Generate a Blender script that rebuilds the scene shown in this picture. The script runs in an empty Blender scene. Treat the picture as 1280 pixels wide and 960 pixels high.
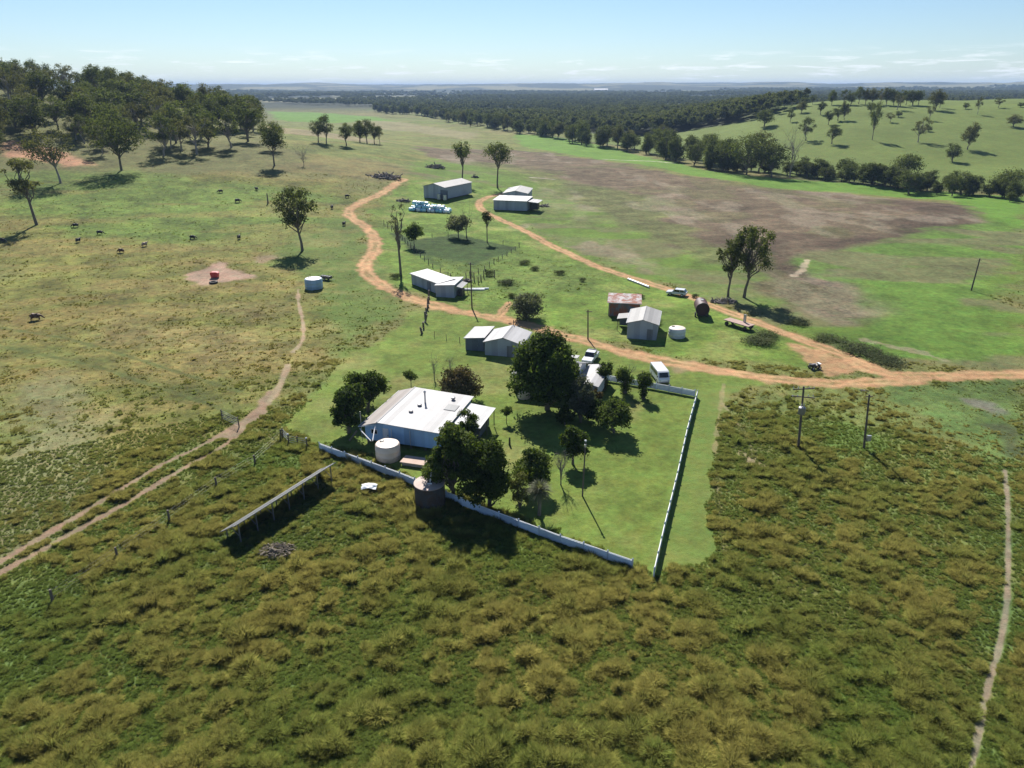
import bpy, bmesh, math, random
import numpy as np
from mathutils import Vector, Matrix
R = math.radians
random.seed(7)
rng = np.random.default_rng(11)
S = bpy.context.scene
COL = S.collection
F, PITCH, HC = 888.0, R(22.6), 45.0          # survey camera: focal length in photo pixels, pitch, height

# ------------------------------------------------------------------ numbers
def sstep(a, b, x):
    t = np.clip((x - a) / (b - a), 0, 1)
    return t * t * (3 - 2 * t)

def vnoise(x, y, seed=0):
    x = np.asarray(x, float); y = np.asarray(y, float)
    xi = np.floor(x).astype(np.int64); yi = np.floor(y).astype(np.int64)
    xf = x - xi; yf = y - yi
    u = xf * xf * (3 - 2 * xf); v = yf * yf * (3 - 2 * yf)
    def h(i, j):
        n = (i * 374761393 + j * 668265263 + seed * 1442695041) & 0xffffffff
        n = ((n ^ (n >> 13)) * 1274126177) & 0xffffffff
        return ((n ^ (n >> 16)) & 0xffff) / 65535.0
    a, b, c, d = h(xi, yi), h(xi + 1, yi), h(xi, yi + 1), h(xi + 1, yi + 1)
    return (a * (1 - u) + b * u) * (1 - v) + (c * (1 - u) + d * u) * v

def fbm(x, y, seed=0, octv=4):
    s = 0; a = 0.5; t = 0
    for k in range(octv):
        s = s + a * vnoise(x, y, seed + k * 17); t += a
        x = x * 2.03 + 5.1; y = y * 2.03 - 3.7; a *= 0.5
    return s / t

CRX = np.array([-2500, -300, -140, 0, 84, 120, 153, 190, 240, 420, 3000.])
CRY = np.array([4000, 1800, 1335, 872, 654, 500, 409, 380, 343, 262, 100.])

def H(x, y):
    x = np.asarray(x, float); y = np.asarray(y, float)
    r = np.hypot(x, y)
    h = 46 * np.exp(-.5 * (((x + 345) / 125) ** 2 + ((y - 490) / 150) ** 2))
    h = h + 9 * np.exp(-.5 * (((x + 120) / 70) ** 2 + ((y - 420) / 110) ** 2))
    h = h * (1 - np.exp(-.5 * (((x + 10) / 45) ** 2 + ((y - 95) / 60) ** 2)) * .6)
    d = y - np.interp(x, CRX, CRY)
    u = x / np.maximum(y, 1.0)
    m = sstep(.10, .46, u) * (y > 0)
    h = h + 34 * sstep(10, 430, d) * m * (1 - .55 * sstep(520, 1000, d))
    h = h + (fbm(x / 90, y / 90, 3, 3) - .5) * 5 * sstep(130, 400, r)
    h = h + (fbm(x / 14, y / 14, 5, 2) - .5) * .5 * sstep(20, 50, r) * (1 - sstep(300, 600, r))
    az = np.arctan2(x, np.maximum(y, 1.0))
    rid = 45 + 75 * fbm(az * 9 + 3.3, r / 2600., 8, 4)
    h = h + sstep(4200, 9500, r) * rid
    h = h + sstep(1500, 3500, r) * 10 * fbm(x / 700, y / 700, 12, 2)
    return h

def ray(px, py):
    u = (px - 640) / F; v = (480 - py) / F
    return np.array([u, math.cos(PITCH) + v * math.sin(PITCH), -math.sin(PITCH) + v * math.cos(PITCH)])

TT = 20 * np.exp(np.arange(0, 1700) * .004)
def gp(px, py):
    """photo survey pixel -> point on the terrain"""
    d = ray(px, py)
    q = HC + d[2] * TT - H(d[0] * TT, d[1] * TT)
    k = np.where(q < 0)[0]
    if len(k) == 0:
        t = 9000.
    else:
        k = k[0]
        if k == 0: t = TT[0]
        else:
            a, b = TT[k - 1], TT[k]; qa, qb = q[k - 1], q[k]
            t = a + (b - a) * qa / (qa - qb)
    x, y = d[0] * t, d[1] * t
    return Vector((x, y, float(H(x, y))))

def gz(px, py, z):
    """pixel -> point at z metres above zero"""
    d = ray(px, py); t = (z - HC) / d[2]
    return Vector((d[0] * t, d[1] * t, z))

def depth(p): return p[1] * math.cos(PITCH) - (p[2] - HC) * math.sin(PITCH)
def mpp(p): return depth(p) / F
def topz(p, py):
    """height above p at which the vertical through p crosses photo row py"""
    v = (480 - py) / F
    c, s = math.cos(PITCH), math.sin(PITCH)
    # up = Y s + Z c ; dep = Y c - Z s ; up = v dep
    Z = p[1] * (v * c - s) / (c + v * s)
    return Z + HC - p[2]

# ------------------------------------------------------------------ objects
def tag(o, label=None, cat=None, group=None, kind=None):
    if label: o['label'] = label
    if cat: o['category'] = cat
    if group: o['group'] = group
    if kind: o['kind'] = kind
    return o

def empty(name, loc, rz=0, label=None, cat=None, group=None):
    o = bpy.data.objects.new(name, None); COL.objects.link(o)
    o.location = loc; o.rotation_euler = (0, 0, rz); o.empty_display_size = .5
    return tag(o, label, cat, group)

def np_mesh(name, co, quads=None, tris=None, smooth=False, mat=None, attrs=None):
    me = bpy.data.meshes.new(name)
    co = np.asarray(co, np.float32)
    me.vertices.add(len(co)); me.vertices.foreach_set('co', co.ravel())
    idx = []; st = []; n = 0
    for f, k in ((quads, 4), (tris, 3)):
        if f is not None and len(f):
            f = np.asarray(f, np.int32)
            idx.append(f.ravel()); st.append(n + np.arange(len(f), dtype=np.int32) * k); n += f.size
    if idx:
        idx = np.concatenate(idx); st = np.concatenate(st)
        me.loops.add(len(idx)); me.loops.foreach_set('vertex_index', idx)
        me.polygons.add(len(st)); me.polygons.foreach_set('loop_start', st)
        me.polygons.foreach_set('use_smooth', np.full(len(st), smooth, bool))
    for an, (typ, val) in (attrs or {}).items():
        a = me.attributes.new(an, typ, 'POINT')
        key = {'FLOAT': 'value', 'INT': 'value', 'FLOAT_VECTOR': 'vector', 'FLOAT_COLOR': 'color'}[typ]
        a.data.foreach_set(key, np.ascontiguousarray(val, np.int32 if typ == 'INT' else np.float32).ravel())
    me.update(calc_edges=True)
    if mat: me.materials.append(mat)
    return me

def link(name, me, parent=None, loc=None, rz=None):
    o = bpy.data.objects.new(name, me); COL.objects.link(o)
    if parent: o.parent = parent
    if loc is not None: o.location = loc
    if rz is not None: o.rotation_euler = (0, 0, rz)
    return o

class MB:
    """collects simple shapes into one mesh"""
    def __init__(s): s.v = []; s.f = []
    def add(s, vs, fs):
        n = len(s.v); s.v += [tuple(v) for v in vs]; s.f += [tuple(i + n for i in f) for f in fs]; return s
    def box(s, c, d, rz=0, ry=0):
        hx, hy, hz = d[0] / 2, d[1] / 2, d[2] / 2
        m = Matrix.Translation(c) @ Matrix.Rotation(rz, 4, 'Z') @ Matrix.Rotation(ry, 4, 'Y')
        vs = [m @ Vector((x, y, z)) for x in (-hx, hx) for y in (-hy, hy) for z in (-hz, hz)]
        return s.add(vs, [(0, 1, 3, 2), (4, 6, 7, 5), (0, 4, 5, 1), (2, 3, 7, 6), (0, 2, 6, 4), (1, 5, 7, 3)])
    def tube(s, pts, rad, n=8, caps=True):
        pts = [Vector(p) for p in pts]
        rad = list(rad) if hasattr(rad, '__len__') else [rad] * len(pts)
        vs = []; fs = []
        for i, p in enumerate(pts):
            t = (pts[min(i + 1, len(pts) - 1)] - pts[max(i - 1, 0)]).normalized()
            a = Vector((1, 0, 0)) if abs(t.x) < .8 else Vector((0, 1, 0))
            b = t.cross(a).normalized(); c = t.cross(b)
            for k in range(n):
                w = 2 * math.pi * k / n
                vs.append(p + (b * math.cos(w) + c * math.sin(w)) * rad[i])
        for i in range(len(pts) - 1):
            for k in range(n):
                fs.append((i * n + k, i * n + (k + 1) % n, (i + 1) * n + (k + 1) % n, (i + 1) * n + k))
        if caps:
            fs.append(tuple(range(n))[::-1]); fs.append(tuple(range((len(pts) - 1) * n, len(pts) * n)))
        return s.add(vs, fs)
    def lathe(s, prof, n=32, c=(0, 0, 0)):
        vs = []; fs = []
        for r, z in prof:
            for k in range(n):
                w = 2 * math.pi * k / n
                vs.append((c[0] + r * math.cos(w), c[1] + r * math.sin(w), c[2] + z))
        for i in range(len(prof) - 1):
            for k in range(n):
                fs.append((i * n + k, i * n + (k + 1) % n, (i + 1) * n + (k + 1) % n, (i + 1) * n + k))
        return s.add(vs, fs)
    def prism(s, prof, y0, y1):
        """profile in x,z extruded along y"""
        n = len(prof)
        vs = [(x, y0, z) for x, z in prof] + [(x, y1, z) for x, z in prof]
        fs = [tuple(range(n)), tuple(range(n, 2 * n))[::-1]] + [(i, i + n, (i + 1) % n + n, (i + 1) % n) for i in range(n)]
        return s.add(vs, fs)
    def slab(s, quad, th):
        q = [Vector(v) for v in quad]
        nn = (q[1] - q[0]).cross(q[3] - q[0]).normalized()
        if nn.z < 0: nn = -nn
        vs = q + [v - nn * th for v in q]; n = len(q)
        return s.add(vs, [tuple(range(n)), tuple(range(n, 2 * n))[::-1]] + [(i, i + n, (i + 1) % n + n, (i + 1) % n) for i in range(n)])
    def mesh(s, name, mat, smooth=False, bevel=0):
        me = bpy.data.meshes.new(name)
        me.from_pydata(s.v, [], s.f)
        bm = bmesh.new(); bm.from_mesh(me)
        bmesh.ops.recalc_face_normals(bm, faces=bm.faces)
        if bevel:
            bmesh.ops.bevel(bm, geom=list(bm.edges), offset=bevel, segments=2, affect='EDGES', profile=.5)
        bm.to_mesh(me); bm.free()
        if smooth:
            me.polygons.foreach_set('use_smooth', [True] * len(me.polygons))
            try: me.set_sharp_from_angle(angle=R(40))
            except Exception: pass
        me.materials.append(mat)
        return me
    def build(s, name, mat, parent=None, smooth=False, bevel=0, loc=None, rz=None):
        return link(name, s.mesh(name, mat, smooth, bevel), parent, loc, rz)

def copy_tree(o, parent=None):
    c = o.copy(); COL.objects.link(c)
    if parent: c.parent = parent
    for ch in list(o.children): copy_tree(ch, c)
    return c

# ------------------------------------------------------------------ materials
def new_mat(name):
    m = bpy.data.materials.new(name); m.use_nodes = True
    nt = m.node_tree; nt.nodes.clear()
    out = nt.nodes.new('ShaderNodeOutputMaterial')
    return m, nt, out
def N(nt, typ, **kw):
    n = nt.nodes.new(typ)
    for k, v in kw.items(): setattr(n, k, v)
    return n
def val(sock, v): sock.default_value = v
def mixc(nt, fac, a, b, blend='MIX'):
    n = N(nt, 'ShaderNodeMix', data_type='RGBA', blend_type=blend)
    for sock, v in ((n.inputs[0], fac), (n.inputs[6], a), (n.inputs[7], b)):
        if hasattr(v, 'type') and hasattr(v, 'links'): nt.links.new(v, sock)
        else: sock.default_value = v if not isinstance(v, tuple) or len(v) == 4 else (*v, 1)
    return n.outputs[2]
def noise(nt, vec, scale, detail=3, rough=.55, dist=0):
    n = N(nt, 'ShaderNodeTexNoise'); val(n.inputs['Scale'], scale); val(n.inputs['Detail'], detail)
    val(n.inputs['Roughness'], rough); val(n.inputs['Distortion'], dist)
    if vec is not None: nt.links.new(vec, n.inputs['Vector'])
    return n.outputs['Fac']
def ramp(nt, fac, stops):
    n = N(nt, 'ShaderNodeValToRGB'); nt.links.new(fac, n.inputs[0])
    e = n.color_ramp.elements
    while len(e) < len(stops): e.new(.5)
    for el, (p, c) in zip(e, stops):
        el.position = p; el.color = (*c, 1) if hasattr(c, '__len__') else (c, c, c, 1)
    return n.outputs[0]
def mapping(nt, vec, scale):
    n = N(nt, 'ShaderNodeMapping'); nt.links.new(vec, n.inputs[0]); val(n.inputs['Scale'], scale); return n.outputs[0]

def paint(name, col, rough=.5, metal=0, dirt=.35, dirtcol=(.16, .12, .09), scale=1.2, stretch=(1, 1, 1), spec=.5, bump=0, bscale=8):
    """a weathered plain surface"""
    m, nt, out = new_mat(name)
    tc = N(nt, 'ShaderNodeTexCoord').outputs['Object']
    v = mapping(nt, tc, stretch)
    f = ramp(nt, noise(nt, v, scale, 5, .65), [(.38, 0.), (.75, 1.)])
    c = mixc(nt, .12, col, mixc(nt, noise(nt, v, scale * 4, 3), tuple(x * .7 for x in col), tuple(min(1, x * 1.25) for x in col)))
    md = N(nt, 'ShaderNodeMath', operation='MULTIPLY'); nt.links.new(f, md.inputs[0]); val(md.inputs[1], dirt)
    c = mixc(nt, md.outputs[0], c, dirtcol)
    b = N(nt, 'ShaderNodeBsdfPrincipled'); nt.links.new(c, b.inputs['Base Color'])
    val(b.inputs['Roughness'], rough); val(b.inputs['Metallic'], metal); val(b.inputs['Specular IOR Level'], spec)
    if bump:
        bp = N(nt, 'ShaderNodeBump'); val(bp.inputs['Strength'], bump); val(bp.inputs['Distance'], .05)
        nt.links.new(noise(nt, tc, bscale, 3), bp.inputs['Height']); nt.links.new(bp.outputs[0], b.inputs['Normal'])
    nt.links.new(b.outputs[0], out.inputs[0])
    return m

def sheet(name, col, seam=.9, rust=0, rustcol=(.20, .07, .035), rough=.4, metal=.25, axis=0, dirt=.25, ridge=True):
    """ribbed metal sheeting: ribs as bump, sheet seams, streaky weathering"""
    m, nt, out = new_mat(name)
    tc = N(nt, 'ShaderNodeTexCoord').outputs['Object']
    sx = (1.3, .25, .25) if axis == 0 else (.25, 1.3, .25)
    v = mapping(nt, tc, sx)
    n1 = noise(nt, v, 1.1, 5, .65)
    c = mixc(nt, n1, tuple(x * .80 for x in col), tuple(min(.9, x * 1.12) for x in col))
    # per sheet tone
    sep = N(nt, 'ShaderNodeSeparateXYZ'); nt.links.new(tc, sep.inputs[0])
    a = sep.outputs[axis]
    q = N(nt, 'ShaderNodeMath', operation='DIVIDE'); nt.links.new(a, q.inputs[0]); val(q.inputs[1], seam)
    fl = N(nt, 'ShaderNodeMath', operation='FLOOR'); nt.links.new(q.outputs[0], fl.inputs[0])
    wn = N(nt, 'ShaderNodeTexWhiteNoise', noise_dimensions='1D'); nt.links.new(fl.outputs[0], wn.inputs['W'])
    t = N(nt, 'ShaderNodeMapRange'); nt.links.new(wn.outputs[0], t.inputs[0]); val(t.inputs[3], .74); val(t.inputs[4], 1.0)
    c = mixc(nt, 1., c, t.outputs[0], 'MULTIPLY')
    dn = ramp(nt, noise(nt, mapping(nt, tc, (.5, .5, .5)), 1.0, 5, .7), [(.45, 0.), (.8, 1.)])
    md = N(nt, 'ShaderNodeMath', operation='MULTIPLY'); nt.links.new(dn, md.inputs[0]); val(md.inputs[1], dirt)
    c = mixc(nt, md.outputs[0], c, (.22, .18, .15))
    if rust:
        rn = ramp(nt, noise(nt, mapping(nt, tc, (.8, .8, .8) if axis == 0 else (.5, 1.2, .5)), .8, 6, .7, .4), [(.52 - rust * .3, 0.), (.60 - rust * .2, 1.)])
        c = mixc(nt, rn, c, mixc(nt, noise(nt, tc, 3.5, 4), rustcol, tuple(x * 2.0 for x in rustcol)))
    b = N(nt, 'ShaderNodeBsdfPrincipled'); nt.links.new(c, b.inputs['Base Color'])
    val(b.inputs['Roughness'], rough + .2); val(b.inputs['Metallic'], metal * .3); val(b.inputs['Specular IOR Level'], .25)
    if ridge:
        w = N(nt, 'ShaderNodeTexWave', wave_type='BANDS', bands_direction='X' if axis == 0 else 'Y'); nt.links.new(tc, w.inputs[0]); val(w.inputs['Scale'], 1.6)
        bp = N(nt, 'ShaderNodeBump'); val(bp.inputs['Strength'], .35); val(bp.inputs['Distance'], .04)
        nt.links.new(w.outputs['Fac'], bp.inputs['Height']); nt.links.new(bp.outputs[0], b.inputs['Normal'])
    nt.links.new(b.outputs[0], out.inputs[0])
    return m

def leaf_mat(name, c1, c2, trans=.3, rnd=.35, attr='tone'):
    m, nt, out = new_mat(name)
    at = N(nt, 'ShaderNodeAttribute', attribute_name=attr)
    c = mixc(nt, at.outputs['Fac'], c1, c2)
    oi = N(nt, 'ShaderNodeObjectInfo')
    mr = N(nt, 'ShaderNodeMapRange'); nt.links.new(oi.outputs['Random'], mr.inputs[0]); val(mr.inputs[3], 1 - rnd); val(mr.inputs[4], 1 + rnd)
    c = mixc(nt, 1., c, mr.outputs[0], 'MULTIPLY')
    d = N(nt, 'ShaderNodeBsdfPrincipled'); nt.links.new(c, d.inputs['Base Color']); val(d.inputs['Roughness'], .75); val(d.inputs['Specular IOR Level'], .08)
    t = N(nt, 'ShaderNodeBsdfTranslucent'); nt.links.new(mixc(nt, 1., c, (1.55, 1.65, .75), 'MULTIPLY'), t.inputs[0])
    mx = N(nt, 'ShaderNodeMixShader'); val(mx.inputs[0], trans)
    nt.links.new(d.outputs[0], mx.inputs[1]); nt.links.new(t.outputs[0], mx.inputs[2])
    nt.links.new(mx.outputs[0], out.inputs[0])
    return m

def tuft_mat(name):
    """grass blades: colour comes with each tuft, greener at the foot, paler at the tip"""
    m, nt, out = new_mat(name)
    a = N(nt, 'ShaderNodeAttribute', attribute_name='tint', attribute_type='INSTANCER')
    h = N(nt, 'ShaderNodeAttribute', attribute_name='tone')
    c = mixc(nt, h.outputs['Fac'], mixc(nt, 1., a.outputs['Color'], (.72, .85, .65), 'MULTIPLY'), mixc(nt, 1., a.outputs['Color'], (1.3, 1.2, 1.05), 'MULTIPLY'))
    d = N(nt, 'ShaderNodeBsdfDiffuse'); nt.links.new(c, d.inputs[0])
    ge = N(nt, 'ShaderNodeNewGeometry')
    vm = N(nt, 'ShaderNodeMix', data_type='VECTOR'); val(vm.inputs[0], .72); nt.links.new(ge.outputs['Normal'], vm.inputs[4]); val(vm.inputs[5], (0, 0, 1))
    nt.links.new(vm.outputs[1], d.inputs['Normal'])
    t = N(nt, 'ShaderNodeBsdfTranslucent'); nt.links.new(c, t.inputs[0])
    vd = N(nt, 'ShaderNodeMix', data_type='VECTOR'); val(vd.inputs[0], .72); nt.links.new(ge.outputs['Normal'], vd.inputs[4]); val(vd.inputs[5], (0, 0, -1))
    nt.links.new(vd.outputs[1], t.inputs['Normal'])
    mx = N(nt, 'ShaderNodeMixShader'); val(mx.inputs[0], .45)
    nt.links.new(d.outputs[0], mx.inputs[1]); nt.links.new(t.outputs[0], mx.inputs[2]); nt.links.new(mx.outputs[0], out.inputs[0])
    return m

M = {}
M['bark'] = paint('bark', (.16, .13, .10), .9, dirt=.6, dirtcol=(.06, .045, .035), scale=2, stretch=(1, 1, .3), bump=.4)
M['pale_bark'] = paint('pale_bark', (.34, .29, .24), .85, dirt=.6, dirtcol=(.12, .09, .07), scale=1.5, stretch=(1, 1, .3), bump=.4)
M['dead_wood'] = paint('dead_wood', (.22, .19, .16), .9, dirt=.5, dirtcol=(.08, .06, .05), scale=2)
M['gum'] = leaf_mat('gum_leaf', (.040, .052, .018), (.120, .135, .045), .38, .25)
M['gum_olive'] = leaf_mat('olive_gum_leaf', (.056, .060, .024), (.145, .140, .058), .38, .25)
M['dark_leaf'] = leaf_mat('dark_leaf', (.018, .036, .008), (.105, .140, .026), .36, .12)
M['mid_leaf'] = leaf_mat('mid_leaf', (.030, .054, .012), (.125, .155, .036), .36, .15)
M['yellow_leaf'] = leaf_mat('yellow_leaf', (.05, .065, .014), (.15, .15, .04), .25, .1)
M['rusty_leaf'] = leaf_mat('rusty_leaf', (.05, .05, .018), (.17, .12, .055), .2, .1)
M['grey_leaf'] = leaf_mat('grey_leaf', (.065, .075, .045), (.17, .175, .12), .35, .1)
M['weed'] = leaf_mat('weed_leaf', (.03, .05, .014), (.08, .085, .03), .25, .3)
M['wood_leaf'] = leaf_mat('far_leaf', (.052, .064, .030), (.125, .132, .062), .35, .3)
M['tuft'] = tuft_mat('grass_blade')
M['white_sheet'] = sheet('white_sheet', (.41, .403, .405), .8, rough=.38, metal=.1, dirt=.15)
M['bright_sheet'] = sheet('bright_sheet', (.56, .56, .56), .8, rough=.4, metal=0, dirt=.05)  # annex roof's glare in the sun put into a lighter base colour
M['pink_sheet'] = sheet('pinkish_sheet', (.33, .295, .275), .9, rough=.45, metal=.1, dirt=.35)
M['cream_sheet'] = sheet('cream_sheet', (.34, .33, .32), .9, rough=.42, metal=.1, dirt=.2)
M['grey_sheet'] = sheet('grey_sheet', (.24, .245, .25), .9, rough=.4, metal=.3, dirt=.2)
M['shed_wall'] = sheet('shed_wall', (.40, .43, .48), 1.2, rough=.45, metal=.2, dirt=.2)  # grey walls tinted blue: skylight on the shaded sides put into the colour
M['dark_wall'] = sheet('dark_wall', (.16, .18, .22), 1.2, rough=.5, metal=.1, dirt=.2)
M['blue_wall'] = sheet('blue_wall', (.34, .54, .80), 1.5, rough=.5, metal=0, dirt=.12, ridge=False)
M['white_wall'] = sheet('white_wall', (.66, .68, .72), 1.5, rough=.5, metal=0, dirt=.1, ridge=False)
M['rusty_sheet'] = sheet('rusty_sheet', (.44, .42, .42), .8, rust=.32, rustcol=(.15, .055, .035), rough=.55, metal=.15)
M['old_iron'] = sheet('old_iron', (.20, .20, .20), .8, rust=.35, rough=.6, metal=.2)
M['tank_lid'] = paint('tank_lid', (.44, .34, .29), .7, dirt=.6, dirtcol=(.27, .19, .15), scale=1.4)
M['tank_iron'] = sheet('tank_iron', (.095, .09, .088), .6, rust=.15, rustcol=(.055, .038, .03), rough=.6, metal=.1)
M['cream_poly'] = paint('cream_plastic', (.66, .55, .45), .5, dirt=.3, dirtcol=(.4, .3, .22), scale=.8)
M['blue_tank'] = sheet('blue_tank', (.42, .58, .72), 1.0, rough=.4, metal=.1)
M['white_paint'] = paint('white_paint', (.62, .62, .62), .4, dirt=.12, scale=1.5)
M['car_white'] = paint('car_white', (.62, .63, .65), .22, dirt=.08, scale=1.5)
M['silver'] = paint('car_silver', (.5, .52, .55), .25, .3, dirt=.1)
M['fence_shaded_white'] = paint('fence_shaded_white', (.55, .64, .76), .5, dirt=.25, dirtcol=(.35, .38, .42), scale=.8)  # white fence, with the blue of its shaded side put into the colour
nt_ = M['fence_shaded_white'].node_tree; pb_ = [n for n in nt_.nodes if n.type == 'BSDF_PRINCIPLED'][0]; lk_ = pb_.inputs['Base Color'].links[0].from_socket
oi_ = N(nt_, 'ShaderNodeObjectInfo'); mr_ = N(nt_, 'ShaderNodeMapRange'); nt_.links.new(oi_.outputs['Random'], mr_.inputs[0]); val(mr_.inputs[3], .72); val(mr_.inputs[4], 1.12)
nt_.links.new(mixc(nt_, 1., lk_, mr_.outputs[0], 'MULTIPLY'), pb_.inputs['Base Color'])
M['cap_white'] = paint('cap_white', (.80, .80, .80), .5, dirt=.1)
M['glass'] = paint('dark_glass', (.015, .018, .022), .08, dirt=.03, spec=.8)
M['rubber'] = paint('rubber', (.02, .02, .02), .8, dirt=.3)
M['black'] = paint('black_paint', (.02, .02, .022), .5, dirt=.3)
M['grey_metal'] = paint('grey_metal', (.28, .28, .29), .45, .6, dirt=.3)
M['galv'] = paint('galvanised', (.45, .46, .47), .4, .6, dirt=.2)
M['timber'] = paint('old_timber', (.15, .12, .095), .9, dirt=.5, dirtcol=(.05, .04, .035), scale=2, stretch=(1, 1, .3))
M['pole'] = paint('pole_timber', (.13, .10, .08), .9, dirt=.5, dirtcol=(.05, .04, .03), scale=2, stretch=(1, 1, .2))
M['concrete'] = paint('concrete', (.50, .38, .31), .9, dirt=.4, dirtcol=(.3, .2, .15))
M['grey_concrete'] = paint('grey_concrete', (.36, .34, .32), .9, dirt=.4)
M['solar_cell'] = paint('solar_cell', (.13, .137, .155), .3, dirt=.15, dirtcol=(.18, .18, .19), spec=.5)  # dark cells greyed: grazing sky reflection put into the base colour
M['solar_back'] = paint('solar_back', (.17, .175, .19), .5, dirt=.2, dirtcol=(.13, .13, .14))
M['maroon'] = paint('maroon_paint', (.055, .012, .014), .6, dirt=.5, dirtcol=(.05, .03, .02))
M['red'] = paint('red_plastic', (.50, .035, .03), .45, dirt=.15)
M['bale_white'] = paint('white_wrap', (.80, .83, .85), .3, dirt=.08)
M['bale_blue'] = paint('blue_wrap', (.30, .60, .72), .3, dirt=.08)
M['bale_teal'] = paint('pale_teal_wrap', (.52, .76, .80), .3, dirt=.08)
M['deck'] = paint('faded_deck', (.36, .24, .20), .8, dirt=.5, dirtcol=(.2, .12, .09))
M['hide_black'] = paint('black_hide', (.016, .013, .011), .7, dirt=.2)
M['hide_brown'] = paint('brown_hide', (.10, .045, .022), .7, dirt=.3)
M['hide_fawn'] = paint('fawn_hide', (.38, .26, .19), .7, dirt=.3)
M['rubble'] = paint('rubble', (.24, .20, .15), .95, dirt=.6, dirtcol=(.1, .08, .06), scale=2)
M['plastic_white'] = paint('white_plastic_film', (.82, .84, .84), .3, dirt=.05)
M['porcelain'] = paint('insulator', (.5, .5, .5), .2, dirt=.1)
#@@PART2
# ------------------------------------------------------------------ land cover
def W(pts): return np.array([gp(*p)[:2] for p in pts])

def seg_dist(P, x, y, closed):
    n = len(P); best = np.full(x.shape, 1e9)
    for i in range(n if closed else n - 1):
        a = P[i]; b = P[(i + 1) % n]; d = b - a; L = max(d @ d, 1e-9)
        t = np.clip(((x - a[0]) * d[0] + (y - a[1]) * d[1]) / L, 0, 1)
        best = np.minimum(best, (x - a[0] - t * d[0]) ** 2 + (y - a[1] - t * d[1]) ** 2)
    return np.sqrt(best)

def poly_sd(P, x, y):
    ins = np.zeros(x.shape, bool); n = len(P)
    for i in range(n):
        (x1, y1), (x2, y2) = P[i], P[(i + 1) % n]
        if y1 != y2:
            c = (y1 > y) != (y2 > y)
            ins ^= c & (x < (x2 - x1) * (y - y1) / (y2 - y1) + x1)
    return np.where(ins, 1, -1) * seg_dist(P, x, y, True)

def smooth_line(P, n=6):
    P = np.asarray(P, float); out = []
    for i in range(len(P) - 1):
        p0, p1, p2, p3 = P[max(i - 1, 0)], P[i], P[i + 1], P[min(i + 2, len(P) - 1)]
        for t in np.arange(n) / n:
            out.append(.5 * ((2 * p1) + (-p0 + p2) * t + (2 * p0 - 5 * p1 + 4 * p2 - p3) * t * t + (-p0 + 3 * p1 - 3 * p2 + p3) * t ** 3))
    out.append(P[-1]); return np.array(out)

GREEN, LAWN, VIVID = (.092, .150, .024), (.122, .168, .034), (.100, .190, .026)
STRAW, OLIVE, DRY = (.245, .190, .085), (.125, .125, .042), (.25, .20, .12)
DIRT, PALE_DIRT, PINK = (.35, .212, .112), (.28, .21, .135), (.225, .16, .108)
BROWN, DBROWN = (.112, .080, .054), (.064, .044, .030)

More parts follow.
